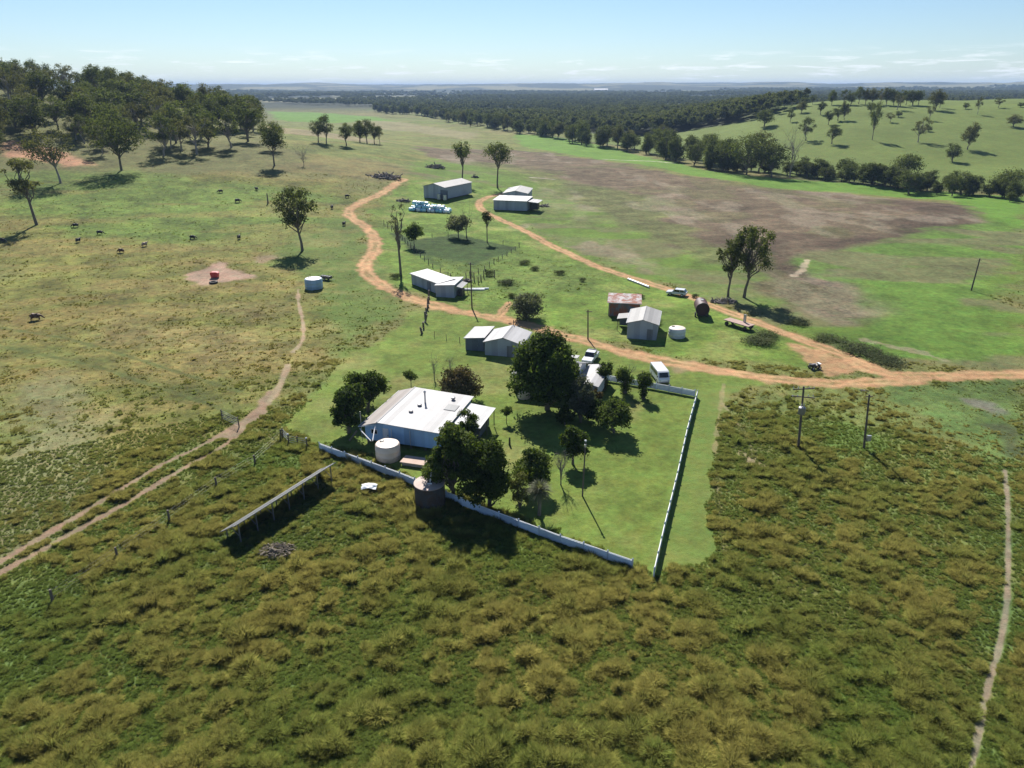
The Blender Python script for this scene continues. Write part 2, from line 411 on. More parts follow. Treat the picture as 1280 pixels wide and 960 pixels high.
# name, outline in the survey photo, colour, edge softness, wander, weight, roughness of tone, tuft density, class
AREAS = [
 ('far_pasture', [(345, 140), (480, 148), (640, 172), (760, 195), (880, 225), (1000, 235), (800, 330), (600, 235), (470, 215), (380, 200), (345, 170)], (.118, .142, .038), 6, 10, .9, .7, .1, 0),
 ('river_flat', [(480, 215), (560, 195), (650, 195), (900, 300), (1280, 245), (1280, 470), (1090, 458), (960, 405), (850, 362), (700, 308), (600, 250)], GREEN, 4, 8, .95, .5, .05, 0),
 ('yards', [(455, 262), (500, 232), (560, 222), (640, 236), (665, 285), (760, 335), (860, 368), (990, 420), (1030, 465), (820, 440), (640, 400), (540, 378), (490, 355), (470, 320)], (.108, .168, .028), 2, 4, .95, .8, .03, 0),
 ('homestead_grass', [(350, 535), (395, 490), (430, 440), (480, 425), (520, 385), (600, 396), (740, 430), (900, 464), (960, 478), (930, 482), (905, 500), (870, 600), (815, 714), (790, 706), (400, 553)], LAWN, 1.0, 2, .97, .6, .02, 2),
 ('mown_strip', [(868, 488), (935, 478), (905, 510), (892, 560), (893, 640), (908, 690), (870, 706), (816, 716)], (.125, .172, .040), .7, 1.5, .97, .3, .02, 2),
 ('west_pasture', [(0, 250), (220, 215), (430, 225), (470, 250), (450, 330), (410, 400), (380, 470), (300, 540), (0, 690)], (.128, .128, .032), 8, 14, .88, 1.0, .36, 0),
 ('west_green', [(0, 215), (210, 215), (430, 240), (440, 290), (300, 325), (150, 300), (0, 270)], (.102, .150, .030), 8, 16, .9, .9, .4, 0),
 ('tank_green', [(335, 310), (440, 270), (470, 340), (520, 385), (430, 440), (395, 400), (380, 355)], (.085, .130, .028), 4, 8, .85, .5, .2, 0),
 ('dry_a', [(190, 420), (300, 405), (400, 420), (390, 460), (300, 480), (200, 460)], STRAW, 9, 22, .5, .9, .5, 0),
 ('dry_b', [(0, 480), (60, 470), (150, 520), (130, 610), (60, 670), (0, 690)], (.155, .150, .075), 4, 8, .8, .7, .15, 0),
 ('dry_c', [(260, 385), (345, 380), (350, 405), (280, 410)], STRAW, 5, 12, .45, .9, .6, 0),
 ('track_strip', [(0, 425), (100, 440), (190, 470), (300, 505), (300, 520), (170, 478), (90, 455), (0, 440)], (.105, .118, .034), 1, 2, .65, .8, .2, 0),
 ('dark_paddock', [(487, 290), (520, 300), (570, 292), (648, 309), (604, 338), (560, 338), (520, 318)], (.034, .060, .015), 1.2, 1.5, .97, .8, .1, 0),
 ('flats_brown_near', [(655, 280), (740, 300), (860, 345), (960, 375), (1000, 392), (940, 385), (860, 362), (760, 325), (680, 298)], (.19, .155, .105), 4, 9, .65, .7, .0, 3),
 ('plough', [(520, 183), (640, 187), (710, 195), (790, 206), (870, 222), (960, 236), (1060, 243), (1190, 252), (1222, 262), (1200, 292), (1140, 315), (1090, 330), (1100, 375), (1060, 395), (1010, 372), (960, 350), (890, 330), (800, 290), (720, 250), (640, 212), (540, 198)], BROWN, 5, 12, .93, .8, 0, 3),
 ('plough_dark', [(880, 300), (980, 290), (1090, 292), (1140, 268), (1100, 252), (1210, 256), (1215, 275), (1150, 310), (1080, 325), (1010, 318), (1050, 350), (1100, 385), (1040, 385), (980, 345)], DBROWN, 6, 12, .8, .9, 0, 3),
 ('plough_tail', [(985, 300), (1080, 318), (1100, 345), (1120, 392), (1060, 405), (985, 385), (955, 350), (935, 330)], (.105, .078, .050), 5, 12, .92, .9, 0, 3),
 ('plough_green', [(650, 215), (760, 240), (860, 275), (900, 290), (880, 335), (800, 300), (720, 275), (660, 240)], (.095, .145, .026), 4, 26, .42, .9, 0, 0),
 ('plough_mid', [(560, 200), (640, 205), (700, 225), (690, 235), (620, 215)], (.11, .14, .03), 5, 12, .5, .8, 0, 0),
 ('green_tongue', [(990, 325), (1060, 302), (1180, 285), (1215, 300), (1120, 320), (1070, 345), (1090, 350), (1040, 352)], (.088, .165, .026), 4, 12, .75, .6, 0, 0),
 ('green_bowl', [(1060, 398), (1110, 372), (1095, 330), (1215, 285), (1280, 262), (1280, 440), (1180, 445), (1100, 430)], (.084, .148, .026), 6, 14, .8, .8, .05, 0),
 ('vivid_strip', [(640, 168), (700, 172), (770, 186), (880, 213), (960, 222), (1060, 229), (1280, 246), (1280, 285), (1225, 268), (1190, 250), (1060, 241), (960, 234), (870, 220), (790, 204), (710, 193), (650, 182)], VIVID, 3, 5, .92, .35, .02, 0),
 ('vivid_far', [(335, 139), (420, 142), (470, 146), (498, 152), (450, 153), (395, 153), (345, 150)], VIVID, 8, 12, .95, .3, 0, 0),
 ('sandy_far', [(450, 150), (500, 152), (600, 168), (590, 176), (520, 165), (440, 158)], (.21, .18, .10), 8, 10, .7, .4, 0, 0),
 ('bare_far', [(330, 158), (390, 163), (480, 176), (470, 180), (390, 170), (330, 165)], (.24, .18, .12), 4, 6, .6, .4, 0, 0),
 ('knoll', [(385, 200), (440, 195), (500, 205), (520, 216), (470, 232), (420, 218), (350, 210)], (.125, .108, .045), 6, 14, .8, .8, .4, 0),
 ('red_bank', [(5, 178), (40, 176), (60, 186), (95, 196), (125, 206), (80, 206), (40, 200), (8, 194)], (.40, .21, .13), 3, 5, .85, .7, 0, 0),
 ('pad', [(228, 345), (250, 338), (278, 326), (285, 338), (320, 344), (285, 352), (250, 358)], (.33, .22, .165), 1.5, 3, .92, .6, 0, 0),
 ('pad_b', [(318, 322), (345, 316), (348, 322), (325, 328)], PINK, 1.5, 3, .7, .6, 0, 0),
 ('apron', [(985, 428), (1030, 438), (1068, 455), (1066, 468), (1035, 471), (1012, 455)], DIRT, .8, 1.2, .95, .6, 0, 1),
 ('van_wear', [(838, 455), (868, 452), (872, 462), (845, 466)], (.25, .17, .11), 1, 1.5, .7, .5, 0, 0),
 ('green_patch_a', [(320, 560), (370, 545), (400, 575), (370, 600), (300, 615)], (.095, .150, .030), 2, 4, .8, .6, .25, 0),
 ('green_patch_b', [(590, 670), (650, 660), (690, 690), (640, 720), (600, 710)], (.09, .15, .03), 2, 4, .8, .6, .25, 0),
 ('green_patch_c', [(1020, 535), (1060, 525), (1110, 545), (1100, 565), (1050, 562)], (.095, .15, .03), 1.2, 2, .8, .4, .05, 0),
 ('green_patch_d', [(1000, 820), (1080, 840), (1180, 960), (1020, 960), (1050, 900)], (.065, .125, .025), 2, 5, .7, .6, .3, 0),
 ('east_edge', [(1090, 480), (1280, 470), (1280, 960), (1195, 960), (1225, 850), (1235, 700), (1240, 600), (1180, 540)], (.078, .122, .034), 2.5, 3, .9, .8, .14, 0),
 ('mud', [(1205, 500), (1240, 505), (1262, 518), (1240, 518), (1215, 508)], (.15, .13, .12), 1, 1.5, .7, .5, 0, 0),
 ('mud_b', [(1245, 535), (1280, 530), (1280, 570), (1255, 565)], (.05, .05, .032), 1.5, 3, .6, .6, .1, 0),
 ('south_green', [(0, 760), (90, 750), (250, 790), (330, 880), (420, 960), (0, 960)], (.080, .122, .034), 5, 9, .75, .7, .26, 0),
 ('yard_rough', [(540, 320), (600, 330), (650, 312), (700, 325), (760, 345), (740, 360), (640, 378), (600, 380), (560, 365)], (.098, .142, .030), 2, 4, .8, .9, .4, 0),
 ('panel_clearing', [(285, 672), (300, 705), (340, 720), (390, 690), (440, 640), (425, 615)], (.08, .105, .034), 1, 2.5, .85, .8, .17, 0),
]
AREAS = [(a[0], W(a[1])) + tuple(a[2:]) for a in AREAS]

# name, centre line, half width (m), colour, edge wander, class
ROADS = [
 ('dirt_road', [(1330, 469), (1280, 469), (1180, 470), (1100, 477), (1000, 477), (900, 463), (820, 449), (740, 429), (660, 406), (600, 394), (540, 381), (490, 363), (462, 345), (456, 330), (470, 308), (462, 288), (437, 270), (441, 259), (470, 245), (488, 234), (505, 224)], 1.9, DIRT, .8 + .35, 1),
 ('dirt_road', [(1110, 468), (1050, 442), (980, 416), (900, 386), (840, 363), (760, 338), (700, 312), (655, 288), (612, 268), (599, 258), (606, 248), (638, 240)], 1.5, DIRT, .7, 1),
 ('dirt_road', [(1200, 470), (1100, 467), (1060, 452)], 1.3, DIRT, .8, 1),
 ('dirt_road', [(620, 398), (630, 388), (636, 378)], 1.0, DIRT, .7, 1),
 ('farm_track', [(-40, 722), (0, 702), (100, 643), (190, 588), (250, 558), (295, 532)], .42, PINK, .35, 4),
 ('farm_track', [(-40, 737), (0, 716), (110, 656), (215, 594), (280, 557), (305, 535)], .38, PINK, .3, 4),
 ('farm_track', [(285, 545), (310, 525), (325, 512), (340, 492)], 1.0, PINK, .7, 4),
 ('farm_track', [(335, 505), (352, 478), (360, 456)], .45, PALE_DIRT, .3, 4),
 ('farm_track', [(366, 440), (378, 425), (378, 400), (373, 378), (373, 362)], .28, PALE_DIRT, .3, 4),
 ('foot_path', [(1256, 588), (1260, 640), (1259, 740), (1251, 800), (1232, 870), (1215, 958), (1200, 1010)], .19, (.20, .17, .115), .12, 4),
 ('faint_path', [(1108, 575), (1140, 612), (1165, 650), (1190, 685), (1222, 726)], .18, (.19, .17, .075), .2, 5),
 ('faint_path', [(0, 410), (90, 425), (190, 455), (300, 490)], .4, (.082, .098, .030), .3, 5),
 ('faint_path', [(0, 432), (95, 452), (185, 480), (290, 516)], .4, (.082, .098, .030), .3, 5),
 ('faint_path', [(905, 480), (895, 560), (900, 650), (906, 690)], .25, (.24, .20, .10), .4, 5),
 ('faint_path', [(905, 505), (940, 560), (930, 585)], .3, (.25, .21, .12), .7, 5),
 ('faint_path', [(920, 560), (945, 580), (985, 590)], .3, (.25, .21, .12), .9, 5),
 ('faint_path', [(1010, 325), (1002, 338), (992, 345)], .8, (.38, .30, .22), .8, 5),
 ('faint_path', [(755, 199), (800, 201), (842, 204)], 1.6, (.40, .36, .30), .9, 5),
 ('faint_path', [(665, 222), (690, 224)], 1.3, (.36, .32, .26), .9, 5),
 ('faint_path', [(1080, 425), (1140, 438), (1180, 450)], .8, (.22, .19, .12), 1.6, 5),
]
ROADS = [(a[0], smooth_line(W(a[1]))) + tuple(a[2:]) for a in ROADS]

def landcover(x, y):
    n = len(x); r = np.hypot(x, y)
    f1 = fbm(x / 34, y / 34, 21, 3); f2 = fbm(x / 7, y / 7, 22, 4); f3 = fbm(x / 1.6, y / 1.6, 23, 3)
    fb = fbm(x / 160, y / 160, 24, 3)
    g = np.array(GREEN); st = np.array(STRAW); ol = np.array(OLIVE)
    k = sstep(.40, .66, .55 * f1 + .45 * f2)[:, None]
    rgb = ol * (1 - k) + (.6 * ol + .4 * st) * k
    k = sstep(.52, .72, .5 * fb + .3 * f2 + .2 * f1)[:, None]
    rgb = rgb * (1 - .7 * k) + g * .7 * k
    k = ((1 - sstep(105, 150, r)) * .8)[:, None]
    rgb = rgb * (1 - k) + k * (np.array((.120, .150, .042)) * (.62 + .76 * f3)[:, None] * (1 - .35 * sstep(.5, .7, f2)[:, None]) + np.array((.20, .16, .06)) * .35 * sstep(.5, .7, f2)[:, None])
    rough = np.full(n, .8); dens = np.full(n, 1.0); cls = np.zeros(n, int)
    # far country
    d = y - np.interp(x, CRX, CRY)
    hill = sstep(-8, 12, d) * sstep(.02, .12, x / np.maximum(y, 1)) * (1 - sstep(1400, 1800, r))
    hc = np.array((.112, .146, .036)) * (.85 + .3 * f1)[:, None]
    rgb = rgb * (1 - hill[:, None]) + hc * hill[:, None]; rough = rough * (1 - hill) + .35 * hill; dens *= (1 - hill * .9)
    edge = 30 + 260 * sstep(.0, .25, x / np.maximum(y, 1)) + 40 * fbm(x / 130, y / 130, 101, 3)
    far = np.maximum(sstep(1500, 2000, r), sstep(-10, 30, d - edge) * (y > 300) * (1 - sstep(.28, .38, x / np.maximum(y, 1)) * (y < 1150)) * (1 - sstep(.08, .3, -x / np.maximum(y, 1)) * (r < 760)))
    pat = sstep(.54, .59, fbm(x / 420, y / 700, 31, 3)) * sstep(1300, 1700, r)
    fc = np.array((.034, .042, .020)) * (1 - pat)[:, None] + np.array((.16, .15, .075)) * pat[:, None]
    rgb = rgb * (1 - far[:, None]) + fc * far[:, None]; dens *= 1 - far
    creek = np.exp(-(d / 9.) ** 2) * (y > 100) * (r < 1500)
    rgb = rgb * (1 - .7 * creek[:, None]) + np.array((.04, .05, .02)) * .7 * creek[:, None]
    left = sstep(.12, .4, -(x / np.maximum(y, 1))) * sstep(240, 330, r) * (1 - far)
    lc = np.array((.105, .108, .040)) * (.8 + .4 * f2)[:, None]
    rgb = rgb * (1 - .8 * left[:, None]) + lc * .8 * left[:, None]
    for nm, P, col, soft, wand, wt, rg, dn, cl in AREAS:
        mg = 3 * (soft + wand)
        lo = P.min(0) - mg; hi = P.max(0) + mg
        m = (x > lo[0]) & (x < hi[0]) & (y > lo[1]) & (y < hi[1])
        if not m.any(): continue
        xm, ym = x[m], y[m]
        sd = poly_sd(P, xm, ym) + (fbm(xm / (wand * 1.2 + 1), ym / (wand * 1.2 + 1), 41 + len(nm), 4) - .5) * 2.4 * wand
        w = sstep(-soft, soft, sd) * wt
        mott = 1 + (f2[m] - .5) * .9 * rg + (f3[m] - .5) * .5 * rg
        c = np.array(col) * mott[:, None]
        if nm.startswith('plough') or nm.startswith('flats'):   # drill lines and bare streaks
            s = fbm(xm / 40 + ym / 55, (ym - xm * .45) / 4.5, 55, 4)
            c = c * (.62 + .76 * s)[:, None]
            pk = sstep(.56, .68, fbm(xm / 13 + 9, ym / 30, 63, 5))[:, None] * .38
            c = c * (1 - pk) + np.array((.25, .205, .155)) * pk
            gk = sstep(.55, .62, fbm(xm / 22, ym / 34, 57, 5))[:, None] * (.15 if nm != 'flats_brown_near' else .85)
            c = c * (1 - gk) + np.array(GREEN) * gk
        if nm in ('green_bowl', 'river_flat', 'green_tongue'):
            s = sstep(.49, .60, fbm(xm / 26 + ym / 60, ym / 14, 59, 5))[:, None] * .6
            c = c * (1 - s) + np.array((.135, .105, .068)) * s
        if nm in ('west_pasture', 'west_green', 'knoll', 'far_pasture'):
            s = sstep(.47, .62, fbm((xm + ym * .3) / 42, (ym - xm * .2) / 9, 65, 5))[:, None] * (.62 if nm == 'west_pasture' else .4)
            c = c * (1 - s) + np.array((.205, .158, .056)) * s
        if nm in ('homestead_grass', 'yards', 'mown_strip', 'tank_green'):
            s = sstep(.50, .72, .6 * fbm(xm / 9, ym / 9, 61, 4) + .4 * f2[m])[:, None] * .5
            c = c * (1 - s) + np.array((.21, .185, .075)) * s
        rgb[m] = rgb[m] * (1 - w[:, None]) + c * w[:, None]
        rough[m] = rough[m] * (1 - w) + rg * w; dens[m] = dens[m] * (1 - w) + dn * w
        if cl: cls[m] = np.where(w > .5 * wt, cl, cls[m])
    for nm, P, hw, col, wand, cl in ROADS:
        lo = P.min(0) - 8; hi = P.max(0) + 8
        m = (x > lo[0]) & (x < hi[0]) & (y > lo[1]) & (y < hi[1])
        if not m.any(): continue
        xm, ym = x[m], y[m]
        ds = seg_dist(P, xm, ym, False) + (fbm(xm / 2.2, ym / 2.2, 71, 3) - .5) * 2 * wand
        w = 1 - sstep(hw * .75, hw * 1.25 + .12, ds)
        if cl == 5: w = w * .7
        c = np.array(col) * (.78 + .30 * f2[m] + .22 * f3[m])[:, None]
        if cl == 1:   # two paler wheel lines and a grassier middle
            c = c * (1 + .16 * np.exp(-((ds - hw * .5) / (hw * .25)) ** 2) - .14 * np.exp(-((ds - hw * .85) / (hw * .2)) ** 2))[:, None]
            gm = (np.exp(-(ds / (hw * .22)) ** 2) * sstep(.42, .56, fbm(xm / 7, ym / 7, 75, 3)) * .6)[:, None]
            c = c * (1 - gm) + np.array(OLIVE) * gm
        rgb[m] = rgb[m] * (1 - w[:, None]) + c * w[:, None]
        rough[m] = rough[m] * (1 - w) + .5 * w; dens[m] *= sstep(hw * .9, hw * 1.3 + .45, ds) if cl != 5 else 1 - w
        if cl in (1, 4): cls[m] = np.where(w > .5, cl if nm != 'foot_path' else 6, cls[m])
    return rgb, rough, dens, cls

# ------------------------------------------------------------------ ground sheet
def ground_mat():
    m, nt, out = new_mat('turf_and_soil')
    at = N(nt, 'ShaderNodeAttribute', attribute_name='cover').outputs['Color']
    ro = N(nt, 'ShaderNodeAttribute', attribute_name='rough').outputs['Fac']
    tc = N(nt, 'ShaderNodeTexCoord').outputs['Object']
    n1 = noise(nt, tc, .9, 6, .72); n2 = noise(nt, tc, .13, 5, .65)
    def centred(nf, amp):
        a = N(nt, 'ShaderNodeMath', operation='SUBTRACT'); nt.links.new(nf, a.inputs[0]); val(a.inputs[1], .5)
        b = N(nt, 'ShaderNodeMath', operation='MULTIPLY'); nt.links.new(a.outputs[0], b.inputs[0]); val(b.inputs[1], amp)
        return b.outputs[0]
    s = N(nt, 'ShaderNodeMath', operation='ADD'); n3 = noise(nt, mapping(nt, tc, (1, .55, 1)), .035, 6, .7); n4 = noise(nt, tc, .30, 5, .7)
    s0 = N(nt, 'ShaderNodeMath', operation='ADD'); nt.links.new(centred(n3, 1.5), s0.inputs[0]); nt.links.new(centred(n4, 1.1), s0.inputs[1])
    s1 = N(nt, 'ShaderNodeMath', operation='ADD'); nt.links.new(centred(n2, 1.5), s1.inputs[0]); nt.links.new(s0.outputs[0], s1.inputs[1])
    nt.links.new(centred(n1, 2.4), s.inputs[0]); nt.links.new(s1.outputs[0], s.inputs[1])
    rr = N(nt, 'ShaderNodeMath', operation='MULTIPLY'); nt.links.new(s.outputs[0], rr.inputs[0]); nt.links.new(ro, rr.inputs[1])
    e = N(nt, 'ShaderNodeMath', operation='ADD'); nt.links.new(rr.outputs[0], e.inputs[0]); val(e.inputs[1], 1.)
    c = mixc(nt, 1., at, e.outputs[0], 'MULTIPLY')
    hue = ramp(nt, noise(nt, tc, .4, 5, .7), [(.35, (1.08, .96, .95)), (.65, (.92, 1.05, 1.0))])
    c = mixc(nt, 1., c, hue, 'MULTIPLY')
    b = N(nt, 'ShaderNodeBsdfPrincipled'); nt.links.new(c, b.inputs['Base Color']); val(b.inputs['Roughness'], .95); val(b.inputs['Specular IOR Level'], .1)
    bp = N(nt, 'ShaderNodeBump'); val(bp.inputs['Strength'], .55); val(bp.inputs['Distance'], .35)
    nt.links.new(noise(nt, tc, 1.6, 6, .75), bp.inputs['Height']); nt.links.new(bp.outputs[0], b.inputs['Normal'])
    nt.links.new(b.outputs[0], out.inputs[0]); return m
M['ground'] = ground_mat()

def build_ground():
    rr = np.concatenate([[1.0, 14, 24], np.exp(np.arange(math.log(30), math.log(1300), .0046)), np.exp(np.arange(math.log(1306), math.log(15500), .013))])
    th = np.concatenate([np.arange(-48, 48.01, .1), np.arange(51, 312, 3.9)]) * math.pi / 180
    nr, nt = len(rr), len(th)
    X = (rr[:, None] * np.sin(th)[None, :]).ravel(); Y = (rr[:, None] * np.cos(th)[None, :]).ravel()
    Z = H(X, Y)
    rgb, rough, dens, cls = landcover(X, Y)
    i = np.arange(nr - 1)[:, None] * nt; j = np.arange(nt)[None, :]; j2 = (j + 1) % nt
    Q = np.stack([i + j, i + j2, i + nt + j2, i + nt + j], -1).reshape(-1, 4)[:, ::-1]
    fc = np.sort(cls[Q], axis=1)[:, 1]
    co = np.stack([X, Y, Z], 1)
    names = {0: 'ground', 1: 'dirt_road', 2: 'lawn', 3: 'ploughed_field', 4: 'farm_track', 6: 'foot_path'}
    labels = {0: 'rolling pasture ground', 1: 'orange dirt farm road winding between the sheds', 2: 'mown green grass around the homestead',
              3: 'brown ploughed field on the river flat', 4: 'pale pink two rut farm track', 6: 'thin worn footpath through the grass'}
    for k, nm in names.items():
        q = Q[fc == k]
        if k == 0:
            q = np.concatenate([q, Q[(fc != 0) & ~np.isin(fc, list(names))]])
        if not len(q): continue
        u, inv = np.unique(q, return_inverse=True)
        rgba = np.concatenate([rgb[u], np.ones((len(u), 1))], 1)
        me = np_mesh(nm, co[u], quads=inv.reshape(-1, 4), smooth=True, mat=M['ground'],
                     attrs={'cover': ('FLOAT_COLOR', rgba), 'rough': ('FLOAT', rough[u])})
        tag(link(nm, me), labels[k], kind='structure')
build_ground()

# ------------------------------------------------------------------ grass tussocks
def tuft_mesh(name, seed, blades, h, spread, width, lean):
    g = np.random.default_rng(seed)
    az = g.uniform(0, 2 * np.pi, blades); rad = spread * np.sqrt(g.uniform(0, 1, blades)) * .55
    bx, by = rad * np.cos(az), rad * np.sin(az)
    dz = az + g.normal(0, .7, blades)
    hh = h * g.uniform(.45, 1.05, blades) * (1 - .35 * (rad / spread))
    ln = lean * g.uniform(.2, 1.1, blades) * hh + rad * .35
    wz = width * g.uniform(.6, 1.3, blades)
    fx, fy = np.cos(dz), np.sin(dz); px, py = -fy, fx
    V = np.zeros((blades, 5, 3))
    V[:, 0] = np.stack([bx - px * wz, by - py * wz, np.full(blades, -.06)], 1); V[:, 1] = np.stack([bx + px * wz, by + py * wz, np.full(blades, -.06)], 1)
    mx, my = bx + fx * ln * .4, by + fy * ln * .4
    V[:, 2] = np.stack([mx + px * wz * .8, my + py * wz * .8, hh * .65], 1); V[:, 3] = np.stack([mx - px * wz * .8, my - py * wz * .8, hh * .65], 1)
    V[:, 4] = np.stack([bx + fx * ln, by + fy * ln, hh], 1)
    b = np.arange(blades)[:, None] * 5
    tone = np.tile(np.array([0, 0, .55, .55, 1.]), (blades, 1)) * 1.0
    return np_mesh(name, V.reshape(-1, 3), quads=b + np.array([[0, 1, 2, 3]]), tris=b + np.array([[3, 2, 4]]), mat=M['tuft'], attrs={'tone': ('FLOAT', tone.ravel())})

def scatter_group(name, coll):
    ng = bpy.data.node_groups.new(name, 'GeometryNodeTree')
    ng.interface.new_socket(name='Geometry', in_out='INPUT', socket_type='NodeSocketGeometry')
    ng.interface.new_socket(name='Geometry', in_out='OUTPUT', socket_type='NodeSocketGeometry')
    n = ng.nodes; gi = n.new('NodeGroupInput'); go = n.new('NodeGroupOutput')
    ip = n.new('GeometryNodeInstanceOnPoints'); ci = n.new('GeometryNodeCollectionInfo')
    ci.inputs['Collection'].default_value = coll; ci.inputs['Separate Children'].default_value = True; ci.inputs['Reset Children'].default_value = True
    def at(nm, typ):
        a = n.new('GeometryNodeInputNamedAttribute'); a.data_type = typ; a.inputs['Name'].default_value = nm; return a.outputs[0]
    L = ng.links.new
    L(gi.outputs[0], ip.inputs['Points']); L(ci.outputs[0], ip.inputs['Instance']); ip.inputs['Pick Instance'].default_value = True
    L(at('var', 'INT'), ip.inputs['Instance Index']); L(at('scl', 'FLOAT_VECTOR'), ip.inputs['Scale'])
    e2r = n.new('FunctionNodeEulerToRotation'); L(at('rot', 'FLOAT_VECTOR'), e2r.inputs[0]); L(e2r.outputs[0], ip.inputs['Rotation'])
    L(ip.outputs[0], go.inputs[0])
    return ng

def scatter(name, pos, var, scl, rot, tint, coll, label):
    me = np_mesh(name, pos, attrs={'var': ('INT', var), 'scl': ('FLOAT_VECTOR', scl), 'rot': ('FLOAT_VECTOR', rot), 'tint': ('FLOAT_COLOR', tint)})
    o = link(name, me); md = o.modifiers.new('scatter', 'NODES'); md.node_group = scatter_group(name, coll)
    return tag(o, label, kind='stuff')

def proto_collection(name, meshes):
    c = bpy.data.collections.new(name)          # lives only in the data block: sources for the scattered stuff
    for i, me in enumerate(meshes):
        c.objects.link(bpy.data.objects.new('%s_%02d' % (name, i), me))
    return c

def build_grass():
    tufts = [tuft_mesh('tussock', 100 + i, b, h, s, w, l) for i, (b, h, s, w, l) in enumerate([
        (170, .58, .55, .015, .7), (200, .66, .70, .015, .8), (140, .46, .50, .016, 1.0), (150, .80, .46, .014, .5), (180, .42, .85, .016, .95), (110, .36, .45, .017, .9)])]
    coll = proto_collection('tussock_source', tufts)
    def make(name, r0, r1, n, smin, smax, label, thr=1.0, a0=-48, a1=48, mixw=.68, short=False, bright=1.0):
        th = rng.uniform(R(a0), R(a1), n); r = np.exp(rng.uniform(math.log(r0), math.log(r1), n))
        x, y = r * np.sin(th), r * np.cos(th)
        rgb, rough, dens, cls = landcover(x, y)
        cl = fbm(x / 2.6, y / 2.6, 91, 3); cb = fbm(x / 11, y / 11, 92, 3)
        fi = fbm(x / 1.15, y / 1.15, 97, 2); p = np.clip(dens * thr * 1.6, 0, 1) * (.16 + .84 * sstep(.42, .64, .62 * fi + .38 * cl)) * (.45 + .55 * sstep(.3, .5, cb))
        if short: p = np.clip(dens * 9, 0, 1) * (dens > .13)
        keep = (rng.uniform(0, 1, n) < p) & (dens > .13)
        x, y, rgb, cl, cb, dens, fi = x[keep], y[keep], rgb[keep], cl[keep], cb[keep], dens[keep], fi[keep]
        k = len(x); print(name, k)
        s = rng.uniform(smin, smax, k) * (.45 + .85 * sstep(.35, .7, .6 * fi + .4 * cl)) * (.30 + .70 * np.sqrt(np.clip(dens, 0, 1))) * (1 - .45 * sstep(90, 125, np.hypot(x, y)) * (r0 < 100))
        s *= np.clip(rng.lognormal(0, .32, k), .45, 2.3)
        st = np.clip(sstep(.38, .64, .55 * fbm(x / 16, y / 16, 93, 3) + .45 * cb) * .8 + rng.normal(.12, .2, k), 0, 1)[:, None]
        tint = (1 - st) * np.array((.172, .212, .052)) + st * np.array((.330, .292, .092))
        tint = (mixw * tint + (1 - mixw) * rgb) * rng.uniform(.72, 1.25, (k, 1)) * bright
        if short: tint = (.6 * np.array((.155, .220, .052)) + .4 * rgb) * rng.uniform(.7, 1.25, (k, 1)); s = rng.uniform(.16, .42, k)
        scl = np.stack([s, s, s * rng.uniform(.7, 1.15, k)], 1)
        rot = np.stack([rng.normal(0, .12, k), rng.normal(0, .12, k), rng.uniform(0, 6.28, k)], 1)
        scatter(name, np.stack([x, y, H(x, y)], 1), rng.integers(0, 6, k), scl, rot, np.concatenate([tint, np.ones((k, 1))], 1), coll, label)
    make('short_grass', 34, 105, 200000, .16, .30, 'short green grass between the tussocks', thr=9, mixw=.45, short=True)
    make('tall_grass', 34, 125, 380000, .33, .72, 'olive and straw coloured tussock grass filling the near paddock')
    make('pasture_grass', 120, 340, 260000, .16, .40, 'rough pasture grass across the middle distance', mixw=.12, bright=1.4)
build_grass()
#@@PART3
# ------------------------------------------------------------------ trees
def leaf_cloud(clumps, size, g, up=.25, shell=.42, flat=.6):
    """clumps: (centre, radii, count) -> leaf sized faces through each clump's volume"""
    Vs = []; T = []
    for c, rad, n in clumps:
        d = g.normal(size=(n, 3)); d /= np.linalg.norm(d, axis=1)[:, None]
        d[:, 2] = np.where(d[:, 2] < -.75, -d[:, 2] * .6, d[:, 2])
        k = g.uniform(0, 1, n)[:, None] ** shell
        lump = 1 + .28 * np.sin(d @ g.normal(size=(3, 1)) * 5 + g.uniform(0, 6))
        p = np.array(c) + d * k * lump * np.array(rad)
        nn = d * .75 + g.normal(size=(n, 3)) * .6 + np.array([0, 0, up])
        nn /= np.linalg.norm(nn, axis=1)[:, None]
        t = np.cross(nn, g.normal(size=(n, 3))); t /= np.linalg.norm(t, axis=1)[:, None] + 1e-9
        b = np.cross(nn, t)
        s = (size * g.uniform(.6, 1.35, n))[:, None]
        Vs.append(np.stack([p - t * s, p - b * s * flat, p + t * s, p + b * s * flat], 1).reshape(-1, 3))
        tone = np.clip(.45 + g.normal(0, .12) + g.normal(0, .22, n), 0, 1)
        T.append(np.repeat(tone, 4))
    return np.concatenate(Vs), np.concatenate(T)

def crown_mesh(name, clumps, size, g, mat, **kw):
    V, T = leaf_cloud(clumps, size, g, **kw)
    return np_mesh(name, V, quads=np.arange(len(V)).reshape(-1, 4), mat=mat, attrs={'tone': ('FLOAT', T)})

def bend(a, b, g, k=.15, n=4):
    a, b = Vector(a), Vector(b); L = (b - a).length; out = []
    for i in range(n + 1):
        t = i / n; w = math.sin(math.pi * t) * L * k
        out.append(a.lerp(b, t) + Vector((g.normal() * w * .6, g.normal() * w * .6, w * .35)))
    return out

